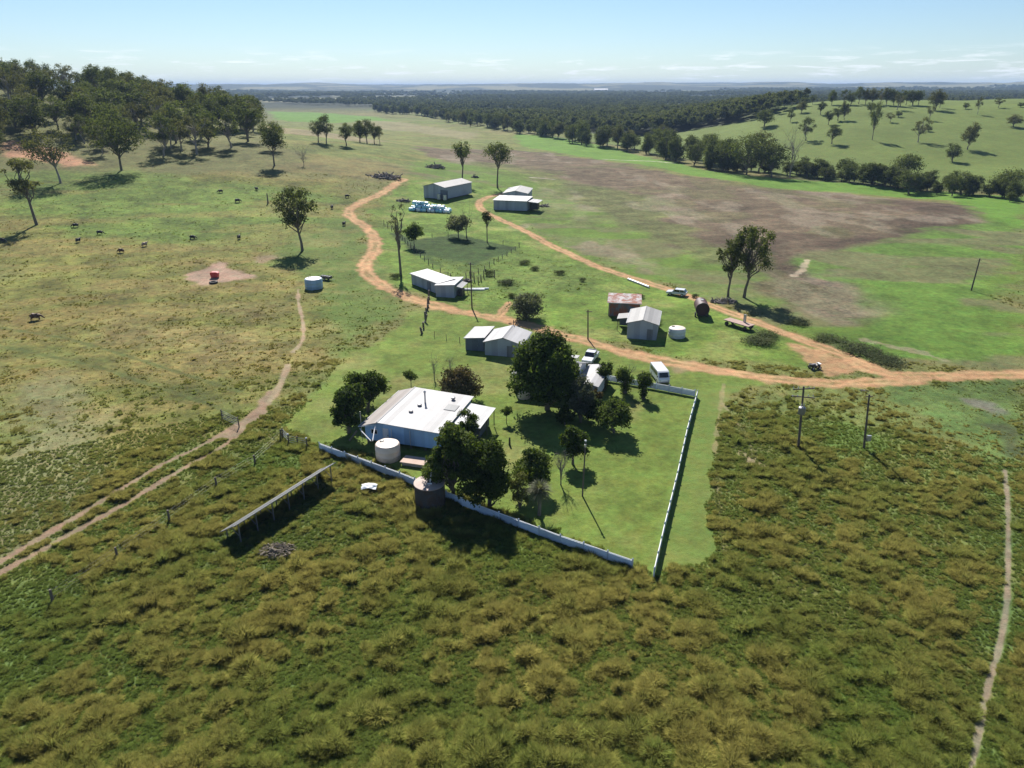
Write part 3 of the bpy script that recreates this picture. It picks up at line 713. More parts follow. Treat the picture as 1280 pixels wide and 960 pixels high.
def tree_meshes(seed, Ht, Wd, base=.4, style='gum', leaf='gum', bark='bark', size=.3, n=14, per=200, lean=0, thick=1.0, clump=.36, flatc=.75):
    """trunk mesh and crown mesh; Ht height, Wd crown width, base = height of crown foot / Ht"""
    g = np.random.default_rng(seed); mb = MB()
    hb = base * Ht; r0 = Ht * .019 * thick
    top = Vector((lean * Ht, lean * Ht * .3 * g.normal(), Ht * .82))
    spine = [Vector((0, 0, -.3)), Vector((lean * Ht * .12, 0, Ht * .12)), Vector((lean * Ht * .3 + g.normal() * .02 * Ht, g.normal() * .02 * Ht, hb * .85)),
             Vector((lean * Ht * .7 + g.normal() * .03 * Ht, g.normal() * .03 * Ht, (hb + Ht * .82) / 2)), top]
    mb.tube(spine, [r0 * 1.25, r0, r0 * .8, r0 * .5, r0 * .15], 8)
    cc = np.array([lean * Ht * .8, 0, (Ht + hb) / 2]); er = np.array([Wd / 2, Wd / 2, (Ht - hb) / 2])
    lobes = [cc + er * np.array([math.cos(a) * q, math.sin(a) * q, g.uniform(-.42, .34)]) for a, q in zip(np.arange(4) * 1.57 + g.uniform(0, 6), g.uniform(.22, .48, 4))] + [cc + er * np.array([0, 0, .38])]
    pts = []; tries = 0
    cr = clump * Wd / 2
    while len(pts) < n and tries < 4000:
        tries += 1
        d = g.normal(size=3); d /= np.linalg.norm(d)
        if style == 'dome': d[2] = abs(d[2]) * 1.2 - .55
        k = g.uniform(.25, 1) ** .5 if style != 'dome' else g.uniform(.55, 1) ** .4
        p = cc + d * er * k * (1 - clump * .55)
        if style == 'dome':
            lb = lobes[g.integers(0, len(lobes))]; p = lb + d * er * .60 * k
        if all(np.linalg.norm((p - q) / np.array([1, 1, flatc])) > cr * (.85 if tries < 2000 else .5) for q in pts): pts.append(p)
    clumps = []
    for p in pts:
        rr = cr * g.uniform(.5, 1.45)
        clumps.append((p, np.array([rr, rr, rr * flatc]), int(per * (rr / cr) ** 2)))
        t = np.clip((p[2] - hb * .9) / (Ht - hb) * .55 + g.normal(0, .08), 0.02, .85)
        z0 = hb * .62 + (Ht * .80 - hb * .62) * t * .8
        q = None
        for a, b in zip(spine, spine[1:]):
            if a.z <= z0 <= b.z: q = a.lerp(b, (z0 - a.z) / max(b.z - a.z, 1e-6))
        if q is not None and style != 'bush':
            path = bend(q, p, g)
            mb.tube(path, [r0 * .42 * (1 - i / len(path)) + r0 * .07 for i in range(len(path))], 5, False)
    if style == 'bush':
        for k in range(5):
            w = g.uniform(0, 6.28); mb.tube(bend((g.normal() * .1, g.normal() * .1, -.1), (math.cos(w) * Wd * .25, math.sin(w) * Wd * .25, Ht * .7), g), [r0 * .6, r0 * .5, r0 * .4, r0 * .25, r0 * .1], 5, False)
    return mb.mesh('trunk', M[bark], smooth=True), crown_mesh('crown', clumps, size, g, M[leaf])

def bare_meshes(seed, Ht, Wd, bark='dead_wood', n=9, twigs=7, fork=.3, thick=1.0):
    """leafless: trunk, limbs and twigs"""
    g = np.random.default_rng(seed); mb = MB(); r0 = Ht * .016 * thick
    mb.tube([(0, 0, -.2), (0, 0, Ht * fork), (g.normal() * .03 * Ht, g.normal() * .03 * Ht, Ht * .75)], [r0 * 1.3, r0, r0 * .35], 7)
    tw = MB()
    for i in range(n):
        w = 6.28 * i / n + g.normal() * .3; z0 = Ht * g.uniform(fork * .5, .6)
        e = Vector((math.cos(w) * Wd / 2 * g.uniform(.5, 1), math.sin(w) * Wd / 2 * g.uniform(.5, 1), Ht * g.uniform(.6, 1)))
        p = bend((0, 0, z0), e, g, .12)
        mb.tube(p, [r0 * .5, r0 * .4, r0 * .3, r0 * .2, r0 * .1], 5, False)
        for k in range(twigs):
            a = p[1 + k % 4]; b = a + Vector((g.normal() * Wd * .13, g.normal() * Wd * .13, abs(g.normal()) * Ht * .13))
            tw.tube([a, b], [r0 * .22, r0 * .08], 3, False)
    return mb.mesh('trunk', M[bark], smooth=True), tw.mesh('twigs', M[bark])

CACHE = {}
def plant_obj(name, meshes, loc, rz, scale, label, cat, group=None, part2='crown'):
    o = empty(name, loc, rz, label, cat, group); o.scale = scale
    link('trunk', meshes[0], o); link(part2, meshes[1], o)
    return o

# prototypes for the many eucalypts (nominal 16 m tall, 11 m wide)
GUMS = [tree_meshes(300 + i, 16, 11, base=b, style='gum', leaf=lf, bark=bk, size=s, n=int(n * .85), per=int(p * .8), lean=le, clump=c * .9, flatc=1.0)
        for i, (b, lf, bk, s, n, p, le, c) in enumerate([
            (.20, 'gum', 'bark', .26, 30, 190, .02, .34), (.26, 'gum', 'pale_bark', .25, 26, 190, -.04, .32), (.14, 'gum_olive', 'bark', .26, 34, 190, .0, .34),
            (.30, 'gum', 'bark', .25, 24, 200, .05, .36), (.12, 'gum', 'bark', .28, 36, 190, 0, .36), (.24, 'gum_olive', 'pale_bark', .25, 26, 180, .03, .31),
            (.05, 'gum', 'bark', .28, 36, 190, 0, .38), (.34, 'gum_olive', 'pale_bark', .24, 20, 180, .06, .31), (-.02, 'gum', 'bark', .30, 40, 190, 0, .36)])]

def gum_at(px, py, ty, wpx, label, group=None, name='gum_tree', k=None, loc=None, cat='tree'):
    p = gp(px, py) if loc is None else loc
    h = topz(p, ty); w = wpx * mpp(p)
    k = rng.integers(0, 8) if k is None else k
    return plant_obj(name, GUMS[k], p, rng.uniform(0, 6.28), (w / 11, w / 11, h / 16), label, cat, group)

def own_tree(px, py, ty, wpx, label, seed, name='garden_tree', group=None, cat='tree', **kw):
    p = gp(px, py); h = topz(p, ty) ; w = wpx * mpp(p)
    return plant_obj(name, tree_meshes(seed, h, w, **kw), p, 0, (1, 1, 1), label, cat, group)

def bare_at(px, py, ty, wpx, label, seed, name='bare_tree', group=None, cat='tree', **kw):
    p = gp(px, py); h = topz(p, ty); w = wpx * mpp(p)
    return plant_obj(name, bare_meshes(seed, h, w, **kw), p, 0, (1, 1, 1), label, cat, group, 'twigs')

# --- homestead garden
own_tree(684, 512, 413, 84, 'very big dense dark green shade tree hiding the cottage', 1, 'shade_tree', style='dome', base=.02, leaf='dark_leaf', size=.22, n=85, per=480, clump=.28, flatc=1.0, thick=1.5)
own_tree(726, 528, 468, 34, 'wispy grey green tree at the right foot of the big shade tree', 2, base=.02, leaf='grey_leaf', size=.14, n=26, per=260, clump=.34, flatc=1.1)
own_tree(767, 541, 498, 50, 'round crowned dark tree on the lawn just right of the shade tree', 3, style='dome', base=.10, leaf='mid_leaf', size=.17, n=34, per=260, clump=.32, thick=1.6)
own_tree(716, 580, 531, 38, 'small dark round tree standing behind the tall lawn pole', 4, style='dome', base=.14, leaf='dark_leaf', size=.15, n=28, per=240, clump=.34, thick=1.5)
own_tree(437, 541, 476, 43, 'dark tree at the left corner of the blue house, the nearer of two', 5, style='dome', base=.0, leaf='dark_leaf', size=.18, n=36, per=260, clump=.32, thick=1.3)
own_tree(460, 515, 459, 48, 'dark rounded tree at the left end of the white roof, the farther of two', 6, style='dome', base=.08, leaf='dark_leaf', size=.18, n=36, per=260, clump=.32, thick=1.3)
own_tree(514, 484, 461, 18, 'tiny small leaved tree on the grass behind the lean-to roof', 7, base=.35, leaf='mid_leaf', size=.13, n=12, per=110, clump=.42)
own_tree(573, 500, 456, 56, 'reddish flowering broad tree behind the white roofed house', 8, style='dome', base=.02, leaf='rusty_leaf', size=.18, n=36, per=230, clump=.32)
bare_at(543, 474, 444, 15, 'bare leafless shrub on the grass behind the house', 9, 'bare_shrub', cat='shrub')
bare_at(563, 465, 444, 16, 'clump of tall thin stems behind the reddish tree', 19, 'stemmy_shrub', cat='shrub', n=14, twigs=3, fork=.05)
own_tree(567, 619, 519, 66, 'large dark green tree crowding the front right corner of the house', 10, style='dome', base=-.04, leaf='mid_leaf', size=.19, n=48, per=330, clump=.30, flatc=.9)
own_tree(611, 634, 546, 64, 'dense olive tree beside the white fence, right of the rusty tank', 11, style='dome', base=-.05, leaf='dark_leaf', size=.15, n=54, per=380, clump=.28, flatc=1.0)
own_tree(585, 558, 511, 34, 'small dark pointed tree in front of the bright annex roof', 12, style='dome', base=.0, leaf='dark_leaf', size=.15, n=24, per=200, clump=.36)
own_tree(665, 611, 557, 45, 'mid green two lobed tree on the lawn right of the dense olive tree', 13, style='dome', base=.08, leaf='mid_leaf', size=.16, n=26, per=240, clump=.36)
own_tree(650, 634, 590, 34, 'low pale green bush below the two lobed tree', 14, 'pale_bush', style='bush', base=.0, leaf='yellow_leaf', size=.13, n=16, per=150, clump=.42, cat='bush')
bare_at(701, 606, 563, 22, 'thin twiggy bare shrub on the lawn left of the tall pole', 15, 'bare_shrub', cat='shrub', n=14, twigs=10, fork=.1)
own_tree(633, 529, 507, 15, 'tiny tree on the grass right of the bright annex', 16, base=.4, leaf='mid_leaf', size=.12, n=10, per=110, clump=.45)
for x, y, ty, w, s, lb in ((755, 487, 452, 26, 21, 'leftmost of three bottle shaped shrubs in line along the back fence'),
                           (781, 491, 456, 28, 22, 'middle of three bottle shaped shrubs in line along the back fence'),
                           (804, 498, 464, 24, 23, 'rightmost of three bottle shaped shrubs, beside the white van')):
    p = gp(x, y); h = topz(p, ty); w = w * mpp(p); g = np.random.default_rng(s)
    cl = [((0, 0, h * .22), np.array([w * .24, w * .24, h * .24]), 700)]
    for k in range(12):
        a = g.uniform(0, 6.28); q = math.sqrt(g.uniform(.05, 1)) * w * .34
        cl.append(((q * math.cos(a), q * math.sin(a), h * g.uniform(.52, .82)), np.array([w * .2, w * .2, h * .17]), 230))
    mb = MB(); mb.tube([(0, 0, -.2), (0, 0, h * .5)], [w * .12, w * .08], 8)
    for k in range(8): mb.tube(bend((0, 0, h * .3), (g.normal() * w * .22, g.normal() * w * .22, h * .95), g, .1), [.07, .06, .05, .04, .02], 5, False)
    plant_obj('bottle_shrub', (mb.mesh('trunk', M['bark']), crown_mesh('crown', cl, .13, g, M['dark_leaf'])), p, 0, (1, 1, 1), lb, 'shrub', 'bottle shrubs by the back fence')

def palm(px, py, ty, wpx, label):
    p = gp(px, py); h = topz(p, ty); w = wpx * mpp(p); g = np.random.default_rng(33)
    o = empty('grass_palm', p, 0, label, 'palm')
    mb = MB(); mb.tube([(0, 0, -.2), (.05, 0, h * .3), (0, .05, h * .6)], [.22, .17, .15], 8); mb.build('trunk', M['bark'], o)
    V = []; T = []; q = []
    for k in range(420):
        d = Vector((g.normal(), g.normal(), g.normal() * .8 + .35)).normalized(); L = w * .5 * g.uniform(.7, 1.1)
        a = Vector((0, 0, h * .6)) + d * .1; b = a + d * L * .6; c = a + d * L - Vector((0, 0, L * .18))
        sd = d.cross(Vector((0, 0, 1))).normalized() * .035; n = len(V)
        V += [a - sd, a + sd, b + sd, b - sd, c]; q.append((n, n + 1, n + 2, n + 3)); T += [.3, .3, .7, .7, 1]
    qs = np.array(q); ts = np.array([(a[3], a[2], a[3] + 1) for a in q])
    link('fronds', np_mesh('fronds', np.array([tuple(v) for v in V]), quads=qs, tris=ts, mat=M['grey_leaf'], attrs={'tone': ('FLOAT', np.array(T))}), o)
own_tree(748, 530, 500, 30, 'dark leafy shrub wedged between the grey tree and the round lawn tree', 24, style='dome', base=.0, leaf='dark_leaf', size=.15, n=26, per=220, clump=.34)
own_tree(706, 531, 508, 26, 'low dark shrub in the shade under the big tree', 25, 'garden_shrub', style='bush', base=.0, leaf='dark_leaf', size=.15, n=16, per=170, clump=.4, cat='shrub')
own_tree(744, 505, 484, 20, 'small pinkish flowering shrub behind the grey tree', 26, 'garden_shrub', style='bush', base=.0, leaf='rusty_leaf', size=.13, n=14, per=150, clump=.42, cat='shrub')
palm(674, 644, 592, 36, 'grey spiky grass palm with a dark trunk near the white fence')

# --- single trees of the middle distance
own_tree(378, 313, 228, 60, 'tall open crowned gum standing alone in the left paddock', 40, 'gum_tree', base=.36, leaf='gum', size=.30, n=26, per=150, clump=.27, flatc=1.05, lean=-.02)
own_tree(46, 281, 190, 52, 'leaning sparse gum at the left edge of the paddock', 41, 'gum_tree', base=.40, leaf='gum_olive', size=.32, n=16, per=150, clump=.28, lean=-.10)
own_tree(76, 229, 158, 66, 'pinkish grey sparse gum below the red earth bank', 42, 'gum_tree', base=.30, leaf='gum_olive', bark='pale_bark', size=.32, n=24, per=130, clump=.30, lean=-.05)
own_tree(152, 213, 138, 74, 'broad spreading gum at the front of the wooded hillside', 43, 'gum_tree', base=.25, leaf='gum', size=.36, n=34, per=170, clump=.32, flatc=.7)
own_tree(343, 207, 154, 38, 'single gum at the right hand end of the wooded hillside', 44, 'gum_tree', base=.38, leaf='gum', size=.36, n=20, per=150, clump=.36, flatc=.7)
bare_at(380, 207, 184, 24, 'small bare shrub on the slope right of the wooded hillside', 45, 'bare_shrub', cat='shrub', n=12, twigs=12, fork=.1)
own_tree(910, 371, 299, 42, 'left and shorter of the pair of gums beside the dirt road', 46, 'gum_tree', base=.40, leaf='gum', size=.21, n=26, per=130, clump=.26, flatc=1.1, lean=-.05)
own_tree(930, 372, 278, 56, 'right and taller of the pair of gums beside the dirt road', 47, 'gum_tree', base=.30, leaf='gum', size=.22, n=34, per=140, clump=.23, flatc=1.15, lean=.05)
own_tree(578, 229, 173, 24, 'slim upright gum behind the far grey shed', 48, 'gum_tree', base=.52, leaf='gum', size=.34, n=14, per=150, clump=.44, flatc=1.2, thick=.9)
own_tree(622, 235, 176, 42, 'leaning gum with a flat spreading crown beyond the twin sheds', 49, 'gum_tree', base=.55, leaf='gum', size=.34, n=16, per=160, clump=.36, flatc=.7, lean=-.05, thick=.9)
own_tree(501, 344, 246, 26, 'tall half dead gum with a dark tuft at its top beside the bend', 50, 'gum_tree', base=.42, leaf='grey_leaf', bark='bark', size=.20, n=13, per=60, clump=.34, flatc=1.0, thick=.8)
own_tree(518, 309, 279, 24, 'small dark bushy tree at the paddock corner beside the half dead gum', 51, 'paddock_tree', style='dome', base=.2, leaf='dark_leaf', size=.26, n=20, per=140, clump=.4)
own_tree(573, 297, 265, 28, 'rounded grey green tree at the far side of the dark paddock', 52, 'paddock_tree', style='dome', base=.22, leaf='grey_leaf', size=.26, n=20, per=140, clump=.4)
bare_at(583, 297, 262, 18, 'thin bare tree touching the rounded grey green paddock tree', 53)
own_tree(609, 303, 261, 15, 'slender pole like tree with a small tuft on the right paddock edge', 54, 'paddock_tree', base=.5, leaf='gum', size=.24, n=9, per=90, clump=.6, thick=.8)
own_tree(659, 398, 366, 42, 'round grey green bush beside the short dirt spur', 55, 'round_bush', style='bush', base=.0, leaf='grey_leaf', size=.2, n=26, per=190, clump=.40, cat='bush')
for i, (x, y, ty, w) in enumerate(((398, 178, 150, 22), (408, 179, 143, 26), (433, 182, 153, 24), (450, 178, 149, 22), (459, 180, 148, 24), (468, 180, 153, 18), (475, 180, 157, 14))):
    gum_at(x, y, ty, w, ['leftmost low gum of the small clump on the distant knoll', 'tallest gum of the left group in the knoll clump', 'lone gum in the gap in the middle of the knoll clump',
        'first gum of the right hand group in the knoll clump', 'highest gum of the right hand group in the knoll clump', 'narrow gum near the right end of the knoll clump', 'rightmost and smallest gum of the knoll clump'][i],
        'gums clumped on the knoll', k=[3, 1, 0, 4, 3, 0, 7][i])

# --- wooded hillside, left
def in_poly(P, x, y):
    ins = False
    for i in range(len(P)):
        (x1, y1), (x2, y2) = P[i], P[(i + 1) % len(P)]
        if (y1 > y) != (y2 > y) and x < (x2 - x1) * (y - y1) / (y2 - y1) + x1: ins = not ins
    return ins
front = [(gp(x, y).x, gp(x, y).y) for x, y in ((-40, 200), (0, 196), (40, 172), (80, 165), (115, 196), (160, 200), (235, 194), (255, 188), (300, 190), (335, 192))]
HILL = front + [(-165, 480), (-215, 640), (-300, 740), (-480, 740), (-640, 640), (-600, 500), (-420, 340), (-300, 270)]
pts = []
g = np.random.default_rng(77)
for q in front[4:] + front[:2]:
    pts.append((q[0] + g.normal() * 4, q[1] + abs(g.normal()) * 6 + 3))
t = 0
while len(pts) < 290 and t < 90000:
    t += 1
    x, y = g.uniform(-620, -60), g.uniform(240, 700)
    if not in_poly(HILL, x, y) or abs(x / y) > .86: continue
    md = 6.5 + .012 * (y - 240)
    if all((x - a) ** 2 + (y - b) ** 2 > md * md for a, b in pts): pts.append((x, y))
for i, (x, y) in enumerate(pts):
    h = g.uniform(12, 22); w = h * g.uniform(.65, 1.0)
    edge = i < len(front) - 2
    plant_obj('gum_tree', GUMS[g.integers(0, 8)], (x, y, float(H(x, y))), g.uniform(0, 6.28), (w / 11, w / 11, h / 16),
              'dull green gum along the lower edge of the wooded hillside' if edge else 'dusky green gum within the dense wood on the hill at left', 'tree', 'edge of the hillside wood' if edge else 'gums of the hillside wood')

# --- open hill, right: single trees, photo survey (crop at 3.556x from 920,80)
HT = [(310, 340, 235, 80, 1, 'pale open gum low on the hill behind the bare creek tree'), (425, 355, 268, 75, 0, 'stocky gum low in the middle of the open hill'), (605, 338, 165, 52, 3, 'very tall narrow gum in the middle of the open hill'),
      (808, 348, 228, 82, 5, 'wide branching gum standing alone on the open hill'), (1028, 380, 255, 78, 2, 'leaning dark gum low on the hill above a round shadow'), (960, 434, 343, 72, 6, 'dense low gum nearest the creek scrub on the open hill'),
      (1232, 280, 222, 78, 2, 'spreading gum at the right hand edge of the open hill'), (685, 258, 212, 42, 5, 'small gum right of the very tall narrow gum'), (240, 258, 200, 46, 1, 'small gum on the upper left part of the open hill'),
      (125, 278, 195, 92, 4, 'broad gum clump at the left of the open hill'), (452, 252, 185, 62, 0, 'dark gum halfway up the open hill'), (860, 250, 180, 42, 7, 'thin gum below the crest clump on the open hill'),
      (1073, 224, 140, 32, 7, 'thin slanting gum on the bare right hand crest'), (1165, 194, 145, 45, 5, 'small gum on the skyline right of the thin slanting gum'), (1020, 200, 168, 32, 6, 'bushy little tree near the bare right hand crest'),
      (885, 206, 108, 82, 2, 'big gum at the right end of the crest clump'), (1266, 192, 168, 32, 6, 'bushy little tree at the far right of the crest'), (785, 184, 110, 72, 4, 'broad gum in the crest clump'),
      (722, 236, 205, 34, 6, 'low dark bush like tree beneath the crest clump'), (375, 225, 165, 50, 0, 'dark gum left of the crest on the open hill'), (340, 180, 135, 32, 3, 'narrow gum at the left end of the crest'),
      (425, 182, 110, 46, 4, 'dark upright gum, first of the crest clump from the left'), (290, 218, 165, 56, 2, 'dusky gum below the left end of the crest'), (855, 300, 278, 36, 6, 'tiny bush beside the wide branching gum'),
      (410, 270, 205, 50, 0, 'dark gum just behind the stocky gum of the open hill'), (480, 250, 160, 44, 2, 'dusky gum at the centre of the hill, under the crest clump')]
for X, Y, T, w, k, lb in HT:
    gum_at(920 + X / 3.556, 80 + Y / 3.556, 80 + T / 3.556, w / 3.556, lb, 'scattered gums on the open hill', k=k)
for X, Y, T, w in ((480, 180, 112, 48), (510, 182, 118, 44), (545, 178, 98, 48), (575, 180, 104, 46), (605, 182, 104, 50), (640, 180, 102, 56), (668, 182, 98, 50), (700, 184, 112, 48), (730, 188, 112, 52), (755, 184, 118, 44), (810, 184, 116, 44), (905, 196, 120, 40), (715, 205, 130, 60), (600, 215, 165, 50)):
    gum_at(920 + X / 3.556, 80 + Y / 3.556, 80 + T / 3.556, w / 3.556, 'dark gum merging into the clump along the crest of the open hill', 'crest clump of gums')
for X, Y, T, w in ((20, 205, 150, 60), (60, 205, 158, 50), (110, 205, 152, 52), (150, 205, 158, 50), (175, 195, 148, 34), (215, 192, 142, 44), (245, 190, 140, 36), (300, 190, 142, 50), (90, 225, 180, 44)):
    gum_at(920 + X / 3.556, 80 + Y / 3.556, 80 + T / 3.556, w / 3.556, 'dusky gum in the line running left from the crest', 'line of gums left of the crest')

# --- creek line
g = np.random.default_rng(88)
CREEK = smooth_line(W([(470, 140), (540, 147), (600, 158), (650, 166), (705, 175), (760, 184), (815, 193), (860, 206), (885, 213)]), 8)
CREEK2 = smooth_line(W([(885, 213), (960, 216), (1020, 222), (1080, 230), (1150, 238), (1220, 246), (1300, 252)]), 8)
def along(P, n, jit, hmin, hmax, label, group, kk, wf=(.6, .95)):
    L = np.concatenate([[0], np.cumsum(np.linalg.norm(np.diff(P, axis=0), axis=1))])
    for i in range(n):
        s = L[-1] * (i + g.uniform(.1, .9)) / n
        x, y = np.interp(s, L, P[:, 0]) + g.normal() * jit, np.interp(s, L, P[:, 1]) + abs(g.normal()) * jit
        h = g.uniform(hmin, hmax); w = h * g.uniform(*wf)
        plant_obj('creek_tree', GUMS[g.choice(kk)], (x, y, float(H(x, y))), g.uniform(0, 6.28), (w / 11, w / 11, h / 16), label, 'tree', group)
along(CREEK, 115, 7, 11, 19, 'dark bushy tree in the winding creek line across the valley', 'trees along the winding creek', [8, 2, 4, 6, 8])
along(CREEK, 22, 16, 16, 21, 'taller gum rising out of the winding creek line', 'taller gums along the winding creek', [0, 3, 4])
along(CREEK2, 72, 5, 4.5, 12, 'dark low tree in the creek scrub under the open hill', 'creek scrub under the open hill', [8, 4, 6, 8], (.75, 1.15))
own_tree(933, 219, 165, 52, 'big dusky creek tree at the left end of the near creek clump', 60, 'creek_tree', base=.12, leaf='gum', size=.42, n=30, per=140, clump=.34)
own_tree(964, 222, 176, 40, 'round dense tree standing on the vivid green strip by the creek', 61, 'creek_tree', style='dome', base=.2, leaf='gum', size=.40, n=26, per=130, clump=.36)
bare_at(987, 222, 163, 28, 'pale leafless tree leaning out of the near creek clump', 62, bark='pale_bark', n=12, twigs=10, thick=.8)
own_tree(948, 217, 160, 40, 'tall olive gum in the middle of the near creek clump', 63, 'creek_tree', base=.2, leaf='gum_olive', size=.42, n=24, per=140, clump=.36)
own_tree(907, 214, 170, 40, 'dark gum between the creek bend and the near creek clump', 64, 'creek_tree', base=.1, leaf='gum', size=.42, n=24, per=140, clump=.36)
own_tree(1132, 226, 191, 40, 'dark domed tree rising above the creek scrub', 65, 'creek_tree', style='dome', base=.1, leaf='gum', size=.40, n=26, per=130, clump=.36)
own_tree(1057, 219, 196, 26, 'rounded tree above the creek scrub left of the dark domed tree', 66, 'creek_tree', style='dome', base=.15, leaf='gum', size=.36, n=18, per=110, clump=.4)
own_tree(1262, 238, 211, 44, 'dark rounded tree at the right hand end of the creek scrub', 67, 'creek_tree', style='dome', base=.05, leaf='gum', size=.36, n=24, per=120, clump=.4)
along(smooth_line(W([(700, 165), (760, 162), (830, 168), (890, 172)]), 6), 11, 16, 9, 14, 'scattered gum on the pale pasture behind the winding creek', 'gums on the pale pasture', [0, 1, 5])

# --- far wood: one mass
def build_wood():
    P = []
    for i in range(5):
        gg = np.random.default_rng(500 + i); cl = []
        for k in range(9):
            d = gg.normal(size=3); d /= np.linalg.norm(d); d[2] = abs(d[2]) * .9
            cl.append(((d[0] * 2.6, d[1] * 2.6, 7 + d[2] * 4.5), np.array([2.2, 2.2, 1.8]), 60))
        V, T = leaf_cloud(cl, .7, gg)
        P.append(np_mesh('far_crown', V, quads=np.arange(len(V)).reshape(-1, 4), mat=M['wood_leaf'], attrs={'tone': ('FLOAT', T)}))
    coll = proto_collection('far_crown_source', P)
    gg = np.random.default_rng(99); n = 80000
    u = gg.uniform(-.95, .95, n); r = np.exp(gg.uniform(math.log(560), math.log(5200), n)); y = r; x = u * y
    rr = np.hypot(x, y)
    d = y - np.interp(x, CRX, CRY)
    edge = 30 + 260 * sstep(.0, .25, x / y) + 40 * fbm(x / 130, y / 130, 101, 3)
    p = sstep(0, 60, d - edge) * (1 - sstep(.30, .40, x / y) * (y < 1150)) * (1 - sstep(.08, .3, -x / y) * (rr < 760))
    p *= 1 - .97 * sstep(.53, .58, fbm(x / 420, y / 700, 31, 3)) * (rr > 1400)
    p *= .35 + .65 * sstep(.3, .5, fbm(x / 200, y / 260, 103, 3)) + 0
    px = 640 + F * x / (y * math.cos(PITCH) + HC * math.sin(PITCH))
    k = gg.uniform(0, 1, n) < p
    x, y = x[k], y[k]; n = len(x); print('wood', n)
    s = gg.uniform(.75, 1.3, n) * (1 + .5 * sstep(2000, 4500, y))
    w = s * (1 + .8 * sstep(1500, 4000, y))
    return scatter('distant_woodland', np.stack([x, y, H(x, y)], 1), gg.integers(0, 5, n), np.stack([w, w, s], 1),
            np.stack([0 * x, 0 * x, gg.uniform(0, 6.28, n)], 1), np.ones((n, 4)), coll, 'broad band of distant blue green woodland across the valley')
build_wood()
#@@PART4
# ------------------------------------------------------------------ buildings
def ang(a, b): return math.atan2(b[1] - a[1], b[0] - a[0])

def windows_on(o, items, frame='white_paint'):
    """items: (side, along, z, w, h, D) with side 'f' (y=0), 'b', 'l' (x=0), 'r'"""
    for side, a, z, w, h, L, D in items:
        def bx(m, ww, hh, out, th, mat, par, nm):
            mb = MB()
            if side == 'f': mb.box((a, -out, z), (ww, th, hh))
            elif side == 'b': mb.box((a, D + out, z), (ww, th, hh))
            elif side == 'l': mb.box((-out, a, z), (th, ww, hh))
            else: mb.box((L + out, a, z), (th, ww, hh))
            return mb.build(nm, M[mat], par)
        f = bx(None, w + .16, h + .16, .025, .05, frame, o, 'window')
        bx(None, w, h, .058, .02, 'glass', f, 'pane')

def door_on(o, side, a, w, h, L, D, mat='grey_sheet', out=.03, nm='door', handle=True):
    mb = MB()
    pos = {'f': (a, -out, h / 2 + .05), 'b': (a, D + out, h / 2 + .05), 'l': (-out, a, h / 2 + .05), 'r': (L + out, a, h / 2 + .05)}[side]
    mb.box(pos, (w, .05, h) if side in 'fb' else (.05, w, h))
    d = mb.build(nm, M[mat], o)
    if handle:
        hx = (pos[0] + w * .4, pos[1] - .05, 1.05) if side == 'f' else (pos[0] + (.05 if side == 'r' else -.05), pos[1] + w * .4, 1.05)
        MB().box(hx, (.12, .12, .12)).build('handle', M['grey_metal'], d)
    return d

